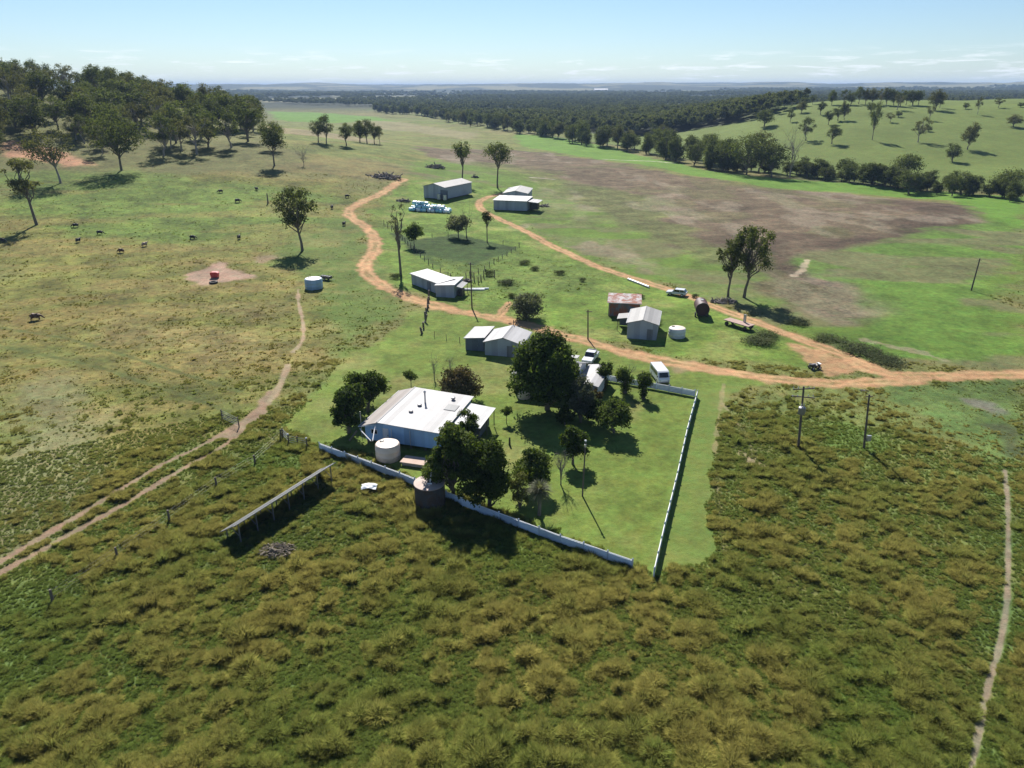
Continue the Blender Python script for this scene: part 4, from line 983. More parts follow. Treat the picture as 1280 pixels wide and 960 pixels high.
def shed(name, label, cat, A, ang_, L, D, eave, rise, axis, wall, roof, z0=None, group=None, over=.25, stumps=0, th=.07, open_front=False):
    """box building; axis 'x' ridge along the front, 'y' gable end to the front, 'm' one slope falling to the front,
    'l' one slope falling to the left"""
    z = float(H(A[0], A[1])) if z0 is None else z0
    o = empty(name, (A[0], A[1], z), ang_, label, cat, group)
    b = stumps
    mb = MB(); e = eave; t = .04
    if axis == 'y':
        pr = [(0, b), (L, b), (L, e), (L / 2, e + rise), (0, e)]
        mb.prism(pr, 0, D)
    elif axis == 'x':
        n = len(mb.v)
        vs = [(0, 0, b), (0, D, b), (0, D, e), (0, D / 2, e + rise), (0, 0, e)]
        mb.add(vs + [(L, y, zz) for _, y, zz in vs], [(0, 1, 2, 3, 4), (9, 8, 7, 6, 5)] + [(i, i + 5, (i + 1) % 5 + 5, (i + 1) % 5) for i in range(5)])
    elif axis == 'm':
        vs = [(0, 0, b), (0, D, b), (0, D, e + rise), (0, 0, e)]
        mb.add(vs + [(L, y, zz) for _, y, zz in vs], [(0, 1, 2, 3), (7, 6, 5, 4)] + [(i, i + 4, (i + 1) % 4 + 4, (i + 1) % 4) for i in range(4)])
    else:
        mb.prism([(0, b), (L, b), (L, e + rise), (0, e)], 0, D)
    if not open_front: mb.build('wall', M[wall], o)
    rb = MB(); v = over; g = .015 + th
    if axis == 'y':
        k = rise / (L / 2)
        rb.slab([(-v, -v, e - k * v + g), (L / 2, -v, e + rise + g), (L / 2, D + v, e + rise + g), (-v, D + v, e - k * v + g)], th)
        rb.slab([(L / 2 + .002, -v, e + rise + g), (L + v, -v, e - k * v + g), (L + v, D + v, e - k * v + g), (L / 2 + .002, D + v, e + rise + g)], th)
    elif axis == 'x':
        k = rise / (D / 2)
        rb.slab([(-v, -v, e - k * v + g), (L + v, -v, e - k * v + g), (L + v, D / 2, e + rise + g), (-v, D / 2, e + rise + g)], th)
        rb.slab([(-v, D / 2 + .002, e + rise + g), (L + v, D / 2 + .002, e + rise + g), (L + v, D + v, e - k * v + g), (-v, D + v, e - k * v + g)], th)
    elif axis == 'm':
        k = rise / D
        rb.slab([(-v, -v, e - k * v + g), (L + v, -v, e - k * v + g), (L + v, D + v, e + rise + k * v + g), (-v, D + v, e + rise + k * v + g)], th)
    else:
        k = rise / L
        rb.slab([(-v, -v, e - k * v + g), (L + v, -v, e + rise + k * v + g), (L + v, D + v, e + rise + k * v + g), (-v, D + v, e - k * v + g)], th)
    r = rb.build('roof', M[roof], o)
    if axis in 'xy':
        c = MB()
        if axis == 'y': c.prism([(L / 2 - .2, e + rise + g - .2 * rise / (L / 2) + .012), (L / 2 + .2, e + rise + g - .2 * rise / (L / 2) + .012), (L / 2, e + rise + g + .05)], -v, D + v)
        else:
            kk = .2 * rise / (D / 2)
            vs = [(-v, D / 2 - .2, e + rise + g - kk + .012), (-v, D / 2 + .2, e + rise + g - kk + .012), (-v, D / 2, e + rise + g + .05)]
            c.add(vs + [(L + v, y, zz) for _, y, zz in vs], [(0, 1, 2), (5, 4, 3), (0, 3, 4, 1), (1, 4, 5, 2), (2, 5, 3, 0)])
        c.build('ridge_cap', M[roof], r)
    gu = MB()
    if axis in 'yl':
        gu.tube([(-v - .06, -v, e - (rise / (L / 2) if axis == 'y' else rise / L) * v), (-v - .06, D + v, e - (rise / (L / 2) if axis == 'y' else rise / L) * v)], .07, 6)
        if axis == 'y': gu.tube([(L + v + .06, -v, e - rise / (L / 2) * v), (L + v + .06, D + v, e - rise / (L / 2) * v)], .07, 6)
        gu.tube([(-v - .04, .15, e - .1), (-.06, .15, e - .5), (-.06, .15, .1)], .045, 6)
    else:
        gu.tube([(-v, -v - .06, e - (rise / (D / 2) if axis == 'x' else rise / D) * v), (L + v, -v - .06, e - (rise / (D / 2) if axis == 'x' else rise / D) * v)], .07, 6)
        gu.tube([(.2, -v - .04, e - .1), (.2, -.06, e - .5), (.2, -.06, .1)], .045, 6)
    if L < 60: gu.build('gutter', M['galv'], o)
    return o

def homestead():
    A = Vector((-20.3, 86.8)); a = R(-16.5); z = float(H(-13, 91))
    o = empty('farmhouse', (A.x, A.y, z), a, 'low farmhouse with big white metal roof and pale blue walls', 'house')
    L, D, b, e = 11.6, 12.2, .55, 3.0
    MB().prism([(.25, b), (L - .25, b), (L - .25, 3.15), (2.5, 3.42), (.25, 2.72)], .25, D - .25).build('wall', M['blue_wall'], o)
    st = MB()
    for x in np.linspace(.5, L - .5, 6):
        for y in np.linspace(.4, D - .5, 6): st.box((x, y, b / 2 - .06), (.22, .22, b + .1))
    s_ = st.build('stump', M['timber'], o); s_['kind'] = 'stuff'
    r = MB().slab([(2.4, -.35, 3.62), (7.0, -.35, 3.42), (7.0, D + .2, 3.42), (2.4, D + .2, 3.62)], .06) \
            .slab([(7.002, -.35, 3.42), (L + .1, -.35, 3.26), (L + .1, D + .2, 3.26), (7.002, D + .2, 3.42)], .06).build('roof', M['white_sheet'], o)
    MB().box((2.36, D / 2, 3.62), (.18, D + .5, .10)).build('ridge_cap', M['grey_sheet'], r)
    MB().slab([(-.35, -.35, 2.72), (2.27, -.35, 3.56), (2.27, D + .2, 3.56), (-.35, D + .2, 2.72)], .06).build('lean_to_roof', M['pink_sheet'], o)
    f = MB()
    for i, (x, y, h) in enumerate(((5.9, 7.9, 1.7),)): f.tube([(x, y, 3.3), (x, y, 3.3 + h)], .12, 10).lathe([(.0, 0), (.2, .0), (.2, .12), (0, .28)], 10, (x, y, 3.35 + h))
    f.build('flue', M['galv'], o)
    for x, y in ((5.6, 6.6), (5.3, 4.3), (9.3, 10.2)):
        MB().lathe([(.22, 0), (.22, .25), (.33, .28), (.30, .45), (.0, .55)], 12, (x, y, 3.3)).build('roof_vent', M['grey_metal'], o)
    MB().slab([(9.2, 6.6, 3.42), (10.9, 6.6, 3.37), (10.9, 8.5, 3.37), (9.2, 8.5, 3.42)], .05).build('skylight', M['grey_sheet'], o)
    windows_on(o, [('f', 1.6, 1.9, .8, .6, L, D), ('l', 3.2, 1.85, 1.1, .8, L, D), ('l', 8.0, 1.85, 1.1, .8, L, D)])
    for w in [c for c in o.children if c.name.startswith('window')]:
        w.location = (.25, 0, 0) if w.bound_box[0][0] < -.01 and w.bound_box[6][1] > 2 else (0, .25, 0)
    door_on(o, 'f', 3.3, .85, 2.0, L, D, 'white_wall', out=-.21).location = (0, 0, .55)
    MB().box((4.2, .16, 1.7), (.08, .06, 2.2)).box((6.9, .16, 1.7), (.08, .06, 2.2)).build('wall_strip', M['white_wall'], o)
    gt = MB().tube([(-.38, -.4, 2.66), (-.38, D + .25, 2.66)], .07, 8).tube([(-.3, -.42, 2.68), (2.2, -.42, 3.3)], .05, 8).build('gutter', M['white_wall'], o)
    MB().tube([(-.1, -.5, 2.45), (.2, -.8, 2.3), (2.95, -3.35, 2.42)], .07, 8).build('downpipe', M['white_paint'], o)
    MB().tube([(2.3, -.5, 3.2), (2.35, -1.0, 2.95), (3.15, -3.25, 2.42)], .07, 8).build('downpipe', M['white_paint'], o)
    MB().tube([(-.35, .3, .2), (-.35, .3, 4.6)], .04, 6).build('mast', M['galv'], o)
    ad = MB(); ad.slab([(L + .15, 3.6, 2.95), (L + 4.0, 3.6, 2.68), (L + 4.0, 10.6, 2.68), (L + .15, 10.6, 2.95)], .06); ad.build('annex_roof', M['bright_sheet'], o)
    an = MB()
    for x in (L + .6, L + 3.8):
        for y in (3.8, 7.1, 10.4): an.box((x, y, 1.27), (.10, .10, 2.6))
    an.build('annex_frame', M['timber'], o)
    MB().box((L + 1.7, 8.2, 1.1), (2.8, 4.2, 2.2)).build('annex_wall', M['dark_wall'], o)
homestead()

# lean plank against the farmhouse
p = gp(442, 552); q = MB().box((0, 0, .9), (.22, .05, 2.3), 0, R(38)); tag(q.build('plank', M['timber'], loc=p, rz=R(-20)), 'weathered plank leaning at the left corner of the blue house', 'plank')

# cottage behind the shade tree
A = Vector((.4, 104.8)); a = R(-20)
c = shed('cottage', 'white cottage with grey roofs half hidden by the shade tree', 'house', A, a, 9.5, 8.5, 3.2, 1.5, 'x', 'white_wall', 'grey_sheet', over=.45, stumps=.6)
st = MB()
for x in (.3, 3.2, 6.2, 9.2):
    for y in (.3, 4.2, 8.2): st.box((x, y, .28), (.2, .2, .66))
st.build('stump', M['timber'], c)['kind'] = 'stuff'
windows_on(c, [('f', 1.3, 2.0, .9, 1.1, 9.5, 8.5), ('f', 4.2, 2.0, 1.1, 1.1, 9.5, 8.5), ('l', 2.5, 2.0, .9, 1.0, 9.5, 8.5), ('l', 6.0, 2.0, .9, 1.0, 9.5, 8.5)])
MB().slab([(9.75, .2, 2.75), (12.1, .2, 3.1), (12.1, 9.2, 3.1), (9.75, 9.2, 2.75)], .06).slab([(12.102, .2, 3.1), (13.6, .2, 2.75), (13.6, 9.2, 2.75), (12.102, 9.2, 3.1)], .06).build('wing_roof', M['white_sheet'], c)
MB().prism([(10.0, .6), (13.4, .6), (13.4, 2.7), (12.1, 2.98), (10.0, 2.68)], .4, 9.0).build('wing_wall', M['white_wall'], c)
MB().slab([(5.5, 11.4, 2.75), (7.2, 11.4, 2.75), (7.2, 13.2, 2.6), (5.5, 13.2, 2.6)], .06).build('porch_roof', M['white_sheet'], c)
MB().box((5.7, 13.0, 1.3), (.1, .1, 2.55)).box((7.0, 13.0, 1.3), (.1, .1, 2.55)).box((7.0, 11.6, 1.3), (.1, .1, 2.65)).box((5.7, 11.6, 1.3), (.1, .1, 2.65)).build('porch_post', M['white_paint'], c)

# twin garage
pA, pB = gp(608, 446), gp(654, 446)
s1 = shed('garage', 'pale grey gabled garage on the lawn next to the dirt road', 'shed', Vector((-4.9, 121.8)), R(-14), 6.8, 7.2, 2.6, 1.0, 'y', 'shed_wall', 'white_sheet')
windows_on(s1, [('l', 2.0, 1.5, .8, .7, 6.8, 7.2)])
door_on(s1, 'f', 4.6, 1.0, 2.05, 6.8, 7.2, 'grey_sheet')
MB().tube([(3.4, 7.8, .1), (3.4, 7.8, 4.6)], .07, 8).build('flue', M['black'], s1)
s2 = shed('carport', 'low dark walled lean-to joined to the left of the gabled garage', 'shed', Vector((-8.6, 124.6)), R(-14), 3.5, 6.6, 2.35, .35, 'l', 'dark_wall', 'white_sheet')
door_on(s2, 'f', 1.7, 1.6, 1.9, 3.5, 6.6, 'dark_wall')

# pair by the right hand yard
r1 = shed('iron_shed', 'old iron shed with a rust streaked skillion roof', 'shed', Vector((20.6, 146.2)), R(-9), 6.6, 5.2, 3.0, .5, 'm', 'old_iron', 'rusty_sheet', over=.3)
door_on(r1, 'f', 4.9, 1.3, 2.2, 6.6, 5.2, 'dark_wall')
r2 = shed('steel_shed', 'grey gabled steel shed with skylit roof beside the white round tank', 'shed', Vector((22.4, 131.2)), R(-14), 5.6, 9.2, 3.2, .75, 'y', 'shed_wall', 'cream_sheet')
door_on(r2, 'f', 4.3, 1.1, 2.1, 5.6, 9.2, 'grey_sheet')
windows_on(r2, [('r', 5.0, 1.9, 1.0, .8, 5.6, 9.2)])
lt = MB().slab([(-2.6, 4.6, 2.4), (-.06, 4.6, 2.8), (-.06, 8.2, 2.8), (-2.6, 8.2, 2.4)], .06).build('lean_to_roof', M['cream_sheet'], r2)
MB().box((-2.45, 4.75, 1.15), (.12, .12, 2.4)).box((-2.45, 8.05, 1.15), (.12, .12, 2.4)).build('lean_to_post', M['timber'], r2)
MB().box((-1.2, 7.95, 1.2), (2.2, .05, 2.3)).build('lean_to_wall', M['dark_wall'], r2)

# long low double shed left of the bend
l1 = shed('long_shed', 'long low white roofed shed left of its open fronted twin', 'shed', Vector((-24.8, 171.8)), R(-52), 12.2, 4.6, 2.6, .35, 'm', 'shed_wall', 'white_sheet')
door_on(l1, 'f', 8.2, 1.6, 2.1, 12.2, 4.6, 'dark_wall')
l2 = shed('low_shed', 'low white roofed shed with an open dark bay, right of the long low shed', 'shed', Vector((-17.7, 160.8)), R(-12), 4.4, 7.4, 2.75, .3, 'l', 'shed_wall', 'white_sheet')
door_on(l2, 'l', 2.0, 2.6, 2.3, 4.4, 7.4, 'black', handle=False)  # black sheet on the wall, painted shade of the open bay
MB().slab([(4.6, .5, 2.7), (6.2, .5, 2.3), (6.2, 5.5, 2.3), (4.6, 5.5, 2.7)], .06).build('awning', M['grey_sheet'], l2)
MB().box((6.1, .7, 1.1), (.1, .1, 2.3)).box((6.1, 5.3, 1.1), (.1, .1, 2.3)).build('awning_post', M['timber'], l2)
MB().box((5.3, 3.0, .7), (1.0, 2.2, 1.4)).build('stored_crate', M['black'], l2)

# far sheds
g1 = gp(530, 247); g2 = gp(556, 251)
b1 = shed('machinery_shed', 'big grey gabled machinery shed beyond the wrapped bales', 'shed', (g1.x, g1.y), ang(g1, g2), (g2 - g1).length, 20.5, 4.7, 1.3, 'y', 'shed_wall', 'cream_sheet', over=.3)
door_on(b1, 'f', 10.2, 3.6, 3.6, (g2 - g1).length, 20.5, 'dark_wall', handle=False)
MB().tube([(8.4, -1.2, 0), (8.4, -1.2, 2.2)], .7, 12).tube([(11.4, -1.4, 0), (11.4, -1.4, 2.0)], .7, 12).build('drum_tank', M['galv'], b1)
g1 = gp(617, 262); g2 = gp(658, 265)
b2 = shed('hay_shed', 'nearer flat white roofed shed of the far twin sheds', 'shed', (g1.x, g1.y), ang(g1, g2), (g2 - g1).length, 9.5, 3.7, .45, 'm', 'shed_wall', 'white_sheet', over=.3)
MB().slab([((g2 - g1).length + .35, .5, 3.5), ((g2 - g1).length + 4.5, .5, 3.1), ((g2 - g1).length + 4.5, 8.5, 3.1), ((g2 - g1).length + .35, 8.5, 3.5)], .07).build('awning', M['white_sheet'], b2)
MB().box(((g2 - g1).length + 4.3, .7, 1.5), (.15, .15, 3.1)).box(((g2 - g1).length + 4.3, 8.3, 1.5), (.15, .15, 3.1)).build('awning_post', M['timber'], b2)
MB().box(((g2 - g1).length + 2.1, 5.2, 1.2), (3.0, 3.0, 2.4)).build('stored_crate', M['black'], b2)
g1 = gp(629, 256); g2 = gp(653, 257)
b3 = shed('hay_shed', 'farther grey gabled shed of the far twin sheds', 'shed', (g1.x, g1.y + 8), R(-8), 10, 17.0, 3.5, 1.0, 'y', 'shed_wall', 'cream_sheet', over=.3)
door_on(b3, 'r', 5, 3, 3, 10, 17, 'dark_wall', handle=False)
# white speck buildings far across the valley
for x, y, L, lb in ((743, 117, 90, 'tiny white farm building far off on the wooded plain'), (833, 146, 16, 'tiny pale hut under trees at the back of the far pasture'), (865, 118, 40, 'tiny white building on the far plain right of the other speck')):
    q = gp(x, y); k = L / 16.
    shed('distant_farmhouse', lb, 'building', (q.x, q.y), 0, L, 9 * k, 4 * k, 1.6 * k, 'x', 'white_wall', 'bright_sheet')

# ------------------------------------------------------------------ tanks
def poly_tank(px, py, wpx, label, col='cream_poly', hr=.92, lid=None):
    p = gp(px, py); r = wpx * mpp(p) / 2; p = p + Vector((0, r, 0)); p.z = float(H(p.x, p.y)); h = 2 * r * hr * .75
    o = empty('water_tank', p, 0, label, 'water tank')
    b = MB().lathe([(0, -.05), (r * .97, -.05), (r, .05), (r, h * .30), (r * 1.012, h * .315), (r, h * .33), (r, h * .62), (r * 1.012, h * .635), (r, h * .65), (r * .985, h * .93), (r * .93, h * .98), (r * .9, h)], 40).build('tank_wall', M[col], o, smooth=True)
    MB().lathe([(r * .9, h), (r * .5, h * 1.06), (r * .2, h * 1.08), (0, h * 1.08)], 40).build('tank_top', M[lid or col], o, smooth=True)
    MB().lathe([(.32, h * 1.02), (.32, h * 1.10), (.24, h * 1.11), (0, h * 1.11)], 16, (-r * .45, r * .2, 0)).build('hatch', M['black'], o)
    return o, r, h
poly_tank(483, 580, 31, 'ribbed cream plastic water tank at the front of the blue house')
poly_tank(655, 500, 16, 'cream tank half hidden at the left foot of the big shade tree')
poly_tank(848, 424, 21, 'low white round tank beside the grey steel shed', 'white_paint', .75, 'cream_poly')
o, r, h = poly_tank(390, 363, 22, 'pale blue steel tank standing in the left paddock', 'blue_tank', .78, 'white_paint')
MB().tube([(24.0, 137.2, 3.0), (28.5, 136.4, 2.2), (31.5, 132.4, 2.3)], .06, 6)
p = gp(536, 639); r = 38 * mpp(p) / 2; p = p + Vector((0, r, 0)); h = 2.75
o = empty('iron_tank', p, 0, 'dark rusty corrugated iron tank with a pinkish concrete lid outside the white fence', 'water tank')
pr = [(0, -.1), (r, -.1)]
for k in range(28): pr += [(r + .02 * (k % 2), -.05 + h * k / 28)]
pr += [(r, h)]
MB().lathe(pr, 44).build('tank_wall', M['tank_iron'], o, smooth=True)
MB().lathe([(r + .06, h - .06), (r + .08, h), (r + .06, h + .05), (r * .5, h + .12), (0, h + .16)], 44).build('tank_top', M['tank_lid'], o, smooth=True)
MB().box((.1, -.28, h + .15), (.5, .5, .16)).build('hatch', M['black'], o)
MB().box((.1, -.56, h + .18), (.55, .06, .2)).build('hatch_frame', M['cap_white'], o)
MB().tube([(.12, -.28, h + .2), (.40, -.20, h + 1.9)], .085, 8).build('inlet_pipe', M['white_paint'], o)

# ------------------------------------------------------------------ white yard fence
def white_fence(name, label, pts, step=2.4, ht=1.15):
    a = pts[0]; o = empty(name, (a.x, a.y, float(H(a.x, a.y))), 0, label, 'fence')
    P = []
    for i in range(len(pts) - 1):
        L = (pts[i + 1] - pts[i]).length; n = max(1, round(L / step))
        P += [pts[i].lerp(pts[i + 1], k / n) for k in range(n)]
    P.append(pts[-1]); Q = []
    for q in P: Q.append(Vector((q.x - a.x, q.y - a.y, float(H(q.x, q.y)) - float(H(a.x, a.y)))))
    pm = MB().box((0, 0, ht / 2), (.13, .13, ht + .12)).mesh('post', M['fence_shaded_white'])
    cm = MB().lathe([(.11, 0), (.11, .05), (.02, .12), (0, .12)], 4).mesh('cap', M['cap_white'])
    for i, q in enumerate(Q):
        ps = link('post', pm, o, q); link('cap', cm, ps, (0, 0, ht + .06))
        if i:
            b = Q[i - 1]; d = q - b; L = d.length; m = MB(); hh = ht - .10
            sag = .05 * math.sin(i * 2.1)
            u = Vector((d.x, d.y, 0)).normalized()
            s0, s1 = b + u * .068, q - u * .068
            nrm = Vector((-u.y, u.x, 0)) * .02
            for k in range(4):
                z0 = .08 + (hh - .16) / 4 * k + .012; z1 = .08 + (hh - .16) / 4 * (k + 1) - .006
                vs = []
                for s, zz in ((s0, 0), (s1, sag)):
                    for nn in (-nrm, nrm):
                        for z in (z0, z1): vs.append(s + nn + Vector((0, 0, z + zz * 0)))
                m.add(vs, [(0, 1, 3, 2), (4, 6, 7, 5), (0, 4, 5, 1), (2, 3, 7, 6), (0, 2, 6, 4), (1, 5, 7, 3)])
            fp = m.build('fence_panel', M['fence_shaded_white'], o)
            rl = MB().tube([s0 + Vector((0, 0, hh)), s1 + Vector((0, 0, hh + sag * .6))], .055, 6).build('rail', M['cap_white'], fp)
    return o
def WP(*pts): return [gp(*p) for p in pts]
white_fence('white_fence', 'long white panel fence along the near side of the yard, passing behind the rusty tank', WP((400, 563), (500, 600), (600, 642), (700, 680), (790, 711)))
white_fence('white_fence', 'white panel fence down the right side of the lawn with its shadow beside it', WP((817, 722), (830, 665), (846, 600), (858, 545), (871, 497)))
white_fence('white_fence', 'white panel fence at the back of the lawn behind the bottle shaped shrubs', WP((868, 496), (820, 487), (745, 474)))

def rail_fence(name, label, a, b, ht, rails, mat='timber', posts=2, cat='gate', pr=.09, wire=.03):
    o = empty(name, a, 0, label, cat); d = b - a
    pm = MB().tube([(0, 0, -.2), (0, 0, ht + .1)], pr, 8).mesh('post', M[mat])
    for i in range(posts):
        q = d * (i / (posts - 1)); q.z = float(H(a.x + q.x, a.y + q.y)) - a.z; link('post', pm, o, q)
    for k in range(rails):
        z = Vector((0, 0, ht * (k + 1) / rails - .08)); MB().tube([z, d + z], wire, 5).build('rail', M['galv'], o)
    return o
rail_fence('farm_gate', 'metal farm gate open across the start of the pink track', gp(278, 524), gp(299, 534), 1.5, 5)
rail_fence('yard_gate', 'short rail gate at the left end of the white yard fence', gp(354, 546), gp(361, 553), 1.3, 4)
o = rail_fence('rail_fence', 'grey rail fence joining the yard gate to the white fence', gp(361, 554), gp(384, 559), 1.25, 4, cat='fence', posts=3)
MB().lathe([(.14, 0), (.14, .06), (0, .16)], 8, (0, 0, 1.36)).build('cap', M['cap_white'], o)
q = gp(384, 559) - gp(361, 554); MB().lathe([(.14, 0), (.14, .06), (0, .16)], 8, (q.x, q.y, 1.36 + q.z)).build('cap', M['cap_white'], o)

def wire_fence(name, label, pts, step, ht=1.15, pr=.07, jit=.12, wires=3, mat='timber', seed=1):
    g = np.random.default_rng(seed); a = pts[0]
    o = empty(name, a, 0, label, 'fence'); P = []
    for i in range(len(pts) - 1):
        n = max(1, round((pts[i + 1] - pts[i]).length / step)); P += [pts[i].lerp(pts[i + 1], k / n) for k in range(n)]
    P.append(pts[-1]); Q = [Vector((q.x - a.x, q.y - a.y, float(H(q.x, q.y)) - a.z)) for q in P]
    for q in Q:
        h = ht * g.uniform(.85, 1.2)
        MB().tube([q + Vector((0, 0, -.2)), q + Vector((g.normal() * jit * .5, g.normal() * jit * .5, h))], [pr * g.uniform(.9, 1.3), pr * .85], 7).build('post', M[mat], o)
    for k in range(wires):
        z = ht * (.35 + .28 * k)
        MB().tube([q + Vector((0, 0, z)) for q in Q], .004, 3, False).build('wire', M['grey_metal'], o)
    return o
wire_fence('wire_fence', 'old timber post and wire fence beside the pink track at the left', WP((66, 752), (147, 697), (212, 651), (271, 608), (319, 579), (352, 549)), 11, 1.35, .13)
wire_fence('wire_fence', 'wire fence running behind the lawn to the dark walled lean-to', WP((528, 418), (558, 425), (592, 432)), 2.6, 1.2, .06, seed=2)
wire_fence('wire_fence', 'row of thick leaning posts crossing the dirt road as a cattle stop', WP((528, 417), (531, 403), (534, 388), (536, 372)), 3.0, 1.5, .22, .3, 1, seed=3)
wire_fence('wire_fence', 'post and wire fence on the lower left side of the dark paddock', WP((480, 281), (500, 296), (521, 317), (541, 335), (560, 346)), 4.2, 1.3, .11, seed=4)
wire_fence('wire_fence', 'post and wire fence on the right side of the dark paddock', WP((649, 309), (628, 323), (606, 338), (590, 345)), 4.2, 1.3, .10, seed=5)
wire_fence('wire_fence', 'faint post fence on the far side of the dark paddock', WP((520, 299), (560, 295), (609, 302), (649, 309)), 6, 1.2, .08, seed=6)
wire_fence('wire_fence', 'scattered old stockyard posts beyond the low sheds', WP((563, 352), (578, 356), (588, 348), (598, 355), (608, 344), (618, 347)), 3.2, 2.0, .13, .4, 0, seed=7)

# ------------------------------------------------------------------ poles
def pole(name, label, px, py, tx, ty, r=.14, cat='pole'):
    p = gp(px, py); h = topz(p, ty); lean = (tx - (640 + (px - 640) * 0 + F * p.x / (p.y * math.cos(PITCH) - (p.z + h - HC) * math.sin(PITCH)))) * mpp(p)
    o = empty(name, p, 0, label, cat)
    MB().tube([(0, 0, -.3), (lean, 0, h)], [r, r * .72], 10).build('shaft', M['pole'], o, smooth=True)
    return o, p, h, lean
o, p, h, l = pole('power_pole', 'timber power pole with two crossarms and a transformer in the rough grass', 998, 559, 1005, 483, .17)
MB().box((l * .95, 0, h - .35), (3.0, .12, .14), R(8)).build('crossarm', M['pole'], o)
MB().box((l * .85, 0, h - 1.5), (3.0, .12, .14), R(-14)).build('crossarm', M['pole'], o)
for x in (-1.35, -.7, .7, 1.35):
    MB().lathe([(.05, 0), (.07, .06), (.05, .12), (.07, .18), (0, .24)], 8, (l * .95 + x, 0, h - .28)).build('insulator', M['porcelain'], o)
    MB().lathe([(.05, 0), (.07, .06), (.05, .12), (.07, .18), (0, .24)], 8, (l * .85 + x, 0, h - 1.43)).build('insulator', M['porcelain'], o)
t = MB().lathe([(0, 0), (.42, 0), (.45, .1), (.45, .95), (.3, 1.08), (0, 1.1)], 20, (l * .55 - .25, -.5, h * .58)).build('transformer', M['grey_metal'], o, smooth=True)
MB().tube([(l * .55 - .4, -.5, h * .58 + 1.05), (l * .55 - .4, -.5, h * .58 + 1.45)], .06, 8).tube([(l * .55 - .05, -.5, h * .58 + 1.05), (l * .55 - .05, -.5, h * .58 + 1.45)], .06, 8).build('bushing', M['porcelain'], t)
MB().box((l * .55, -.2, h * .58 + .5), (.8, .12, .5)).build('bracket', M['galv'], o)
o, p, h, l = pole('power_pole', 'timber pole with a pale meter box low on it, right of the transformer pole', 1080, 560, 1087, 493, .15)
MB().box((.25, -.22, 1.6), (.55, .28, .8)).build('meter_box', M['galv'], o)
MB().box((l * .96, 0, h - .3), (.9, .1, .12)).build('crossarm', M['pole'], o)
o, p, h, l = pole('lamp_pole', 'tall grey pole with a white cap alone on the mown lawn', 728, 620, 732, 552, .10)
MB().lathe([(.1, 0), (.13, .08), (.13, .18), (0, .26)], 12, (l, 0, h)).build('lamp_head', M['cap_white'], o)
MB().box((l * .9, -.1, h - .5), (.2, .2, .3)).build('fitting', M['galv'], o)
o, p, h, l = pole('power_pole', 'slim dark pole behind the cottage between road and parked wagon', 735, 424, 735, 387, .15)
MB().box((0, 0, h - .4), (1.2, .1, .12)).build('crossarm', M['pole'], o)
o, p, h, l = pole('power_pole', 'dark pole on the grass right of the low white roofed sheds', 590, 385, 588, 328, .17)
MB().box((0, 0, h - .4), (1.2, .1, .12)).build('crossarm', M['pole'], o)
o, p, h, l = pole('power_pole', 'leaning dark pole alone in the green field at right', 1214, 363, 1225, 323, .19)
MB().box((l, 0, h - .4), (1.2, .1, .12)).build('crossarm', M['pole'], o)
tag(MB().tube([(0, 0, -.2), (.05, 0, 3.6)], [.3, .2], 8).build('dead_stump', M['bark'], loc=gp(335, 254)), 'tall burnt looking stump standing in the left pasture', 'stump')
tag(MB().tube([(0, 0, -.2), (.0, 0, 1.0), (.05, 0, 1.15)], [.16, .12, .05], 8).build('garden_post', M['black'], loc=gp(637, 556)), 'short black post on the lawn in front of the tiny tree', 'post')

# ------------------------------------------------------------------ solar array
a = gz(295, 657, 2.6); b = gz(420, 578, 2.6); d = b - a; L = d.length
o = empty('solar_array', (a.x, a.y, float(H(a.x, a.y))), math.atan2(d.y, d.x), 'long dark solar panel array on posts seen from behind with deep shadow', 'solar array')
zt, zl, wd = 2.6, .80, 2.9
n = 14
for k in range(n):
    x0, x1 = L * k / n + .01, L * (k + 1) / n - .01
    f = MB().slab([(x0, 0, zt), (x1, 0, zt), (x1, wd, zl), (x0, wd, zl)], .05).build('solar_panel', M['solar_back'], o)
    s = (zt - zl) / wd
    MB().slab([(x0 + .03, .04, zt - .04 * s + .008), (x1 - .03, .04, zt - .04 * s + .008), (x1 - .03, wd - .04, zl + .04 * s + .008), (x0 + .03, wd - .04, zl + .04 * s + .008)], .004).build('cell_face', M['solar_cell'], f)
for k in range(7):  # darker metal for the legs: shade under the panels put into the colour
    x = .6 + (L - 1.2) * k / 6
    MB().box((x, .45, 1.1), (.11, .11, 2.4)).build('leg', M['grey_metal'], o)
    MB().box((x, 2.5, .4), (.11, .11, 1.2)).build('leg', M['grey_metal'], o)
    MB().tube([(x, .5, .7), (x, 1.7, 1.48)], .04, 6).build('brace', M['grey_metal'], o)
MB().box((L / 2, .45, 2.26), (L, .08, .1)).build('beam', M['grey_metal'], o); MB().box((L / 2, 2.5, .99), (L, .08, .1)).build('beam', M['grey_metal'], o)

# ------------------------------------------------------------------ vehicles
def wheel(o, x, y, r, w=.22):
    wh = MB().tube([(x, y - w / 2, r), (x, y + w / 2, r)], r, 18).build('wheel', M['rubber'], o)
    MB().tube([(x, y - w / 2 - .01, r), (x, y + w / 2 + .01, r)], r * .58, 12).build('rim', M['silver'], wh)

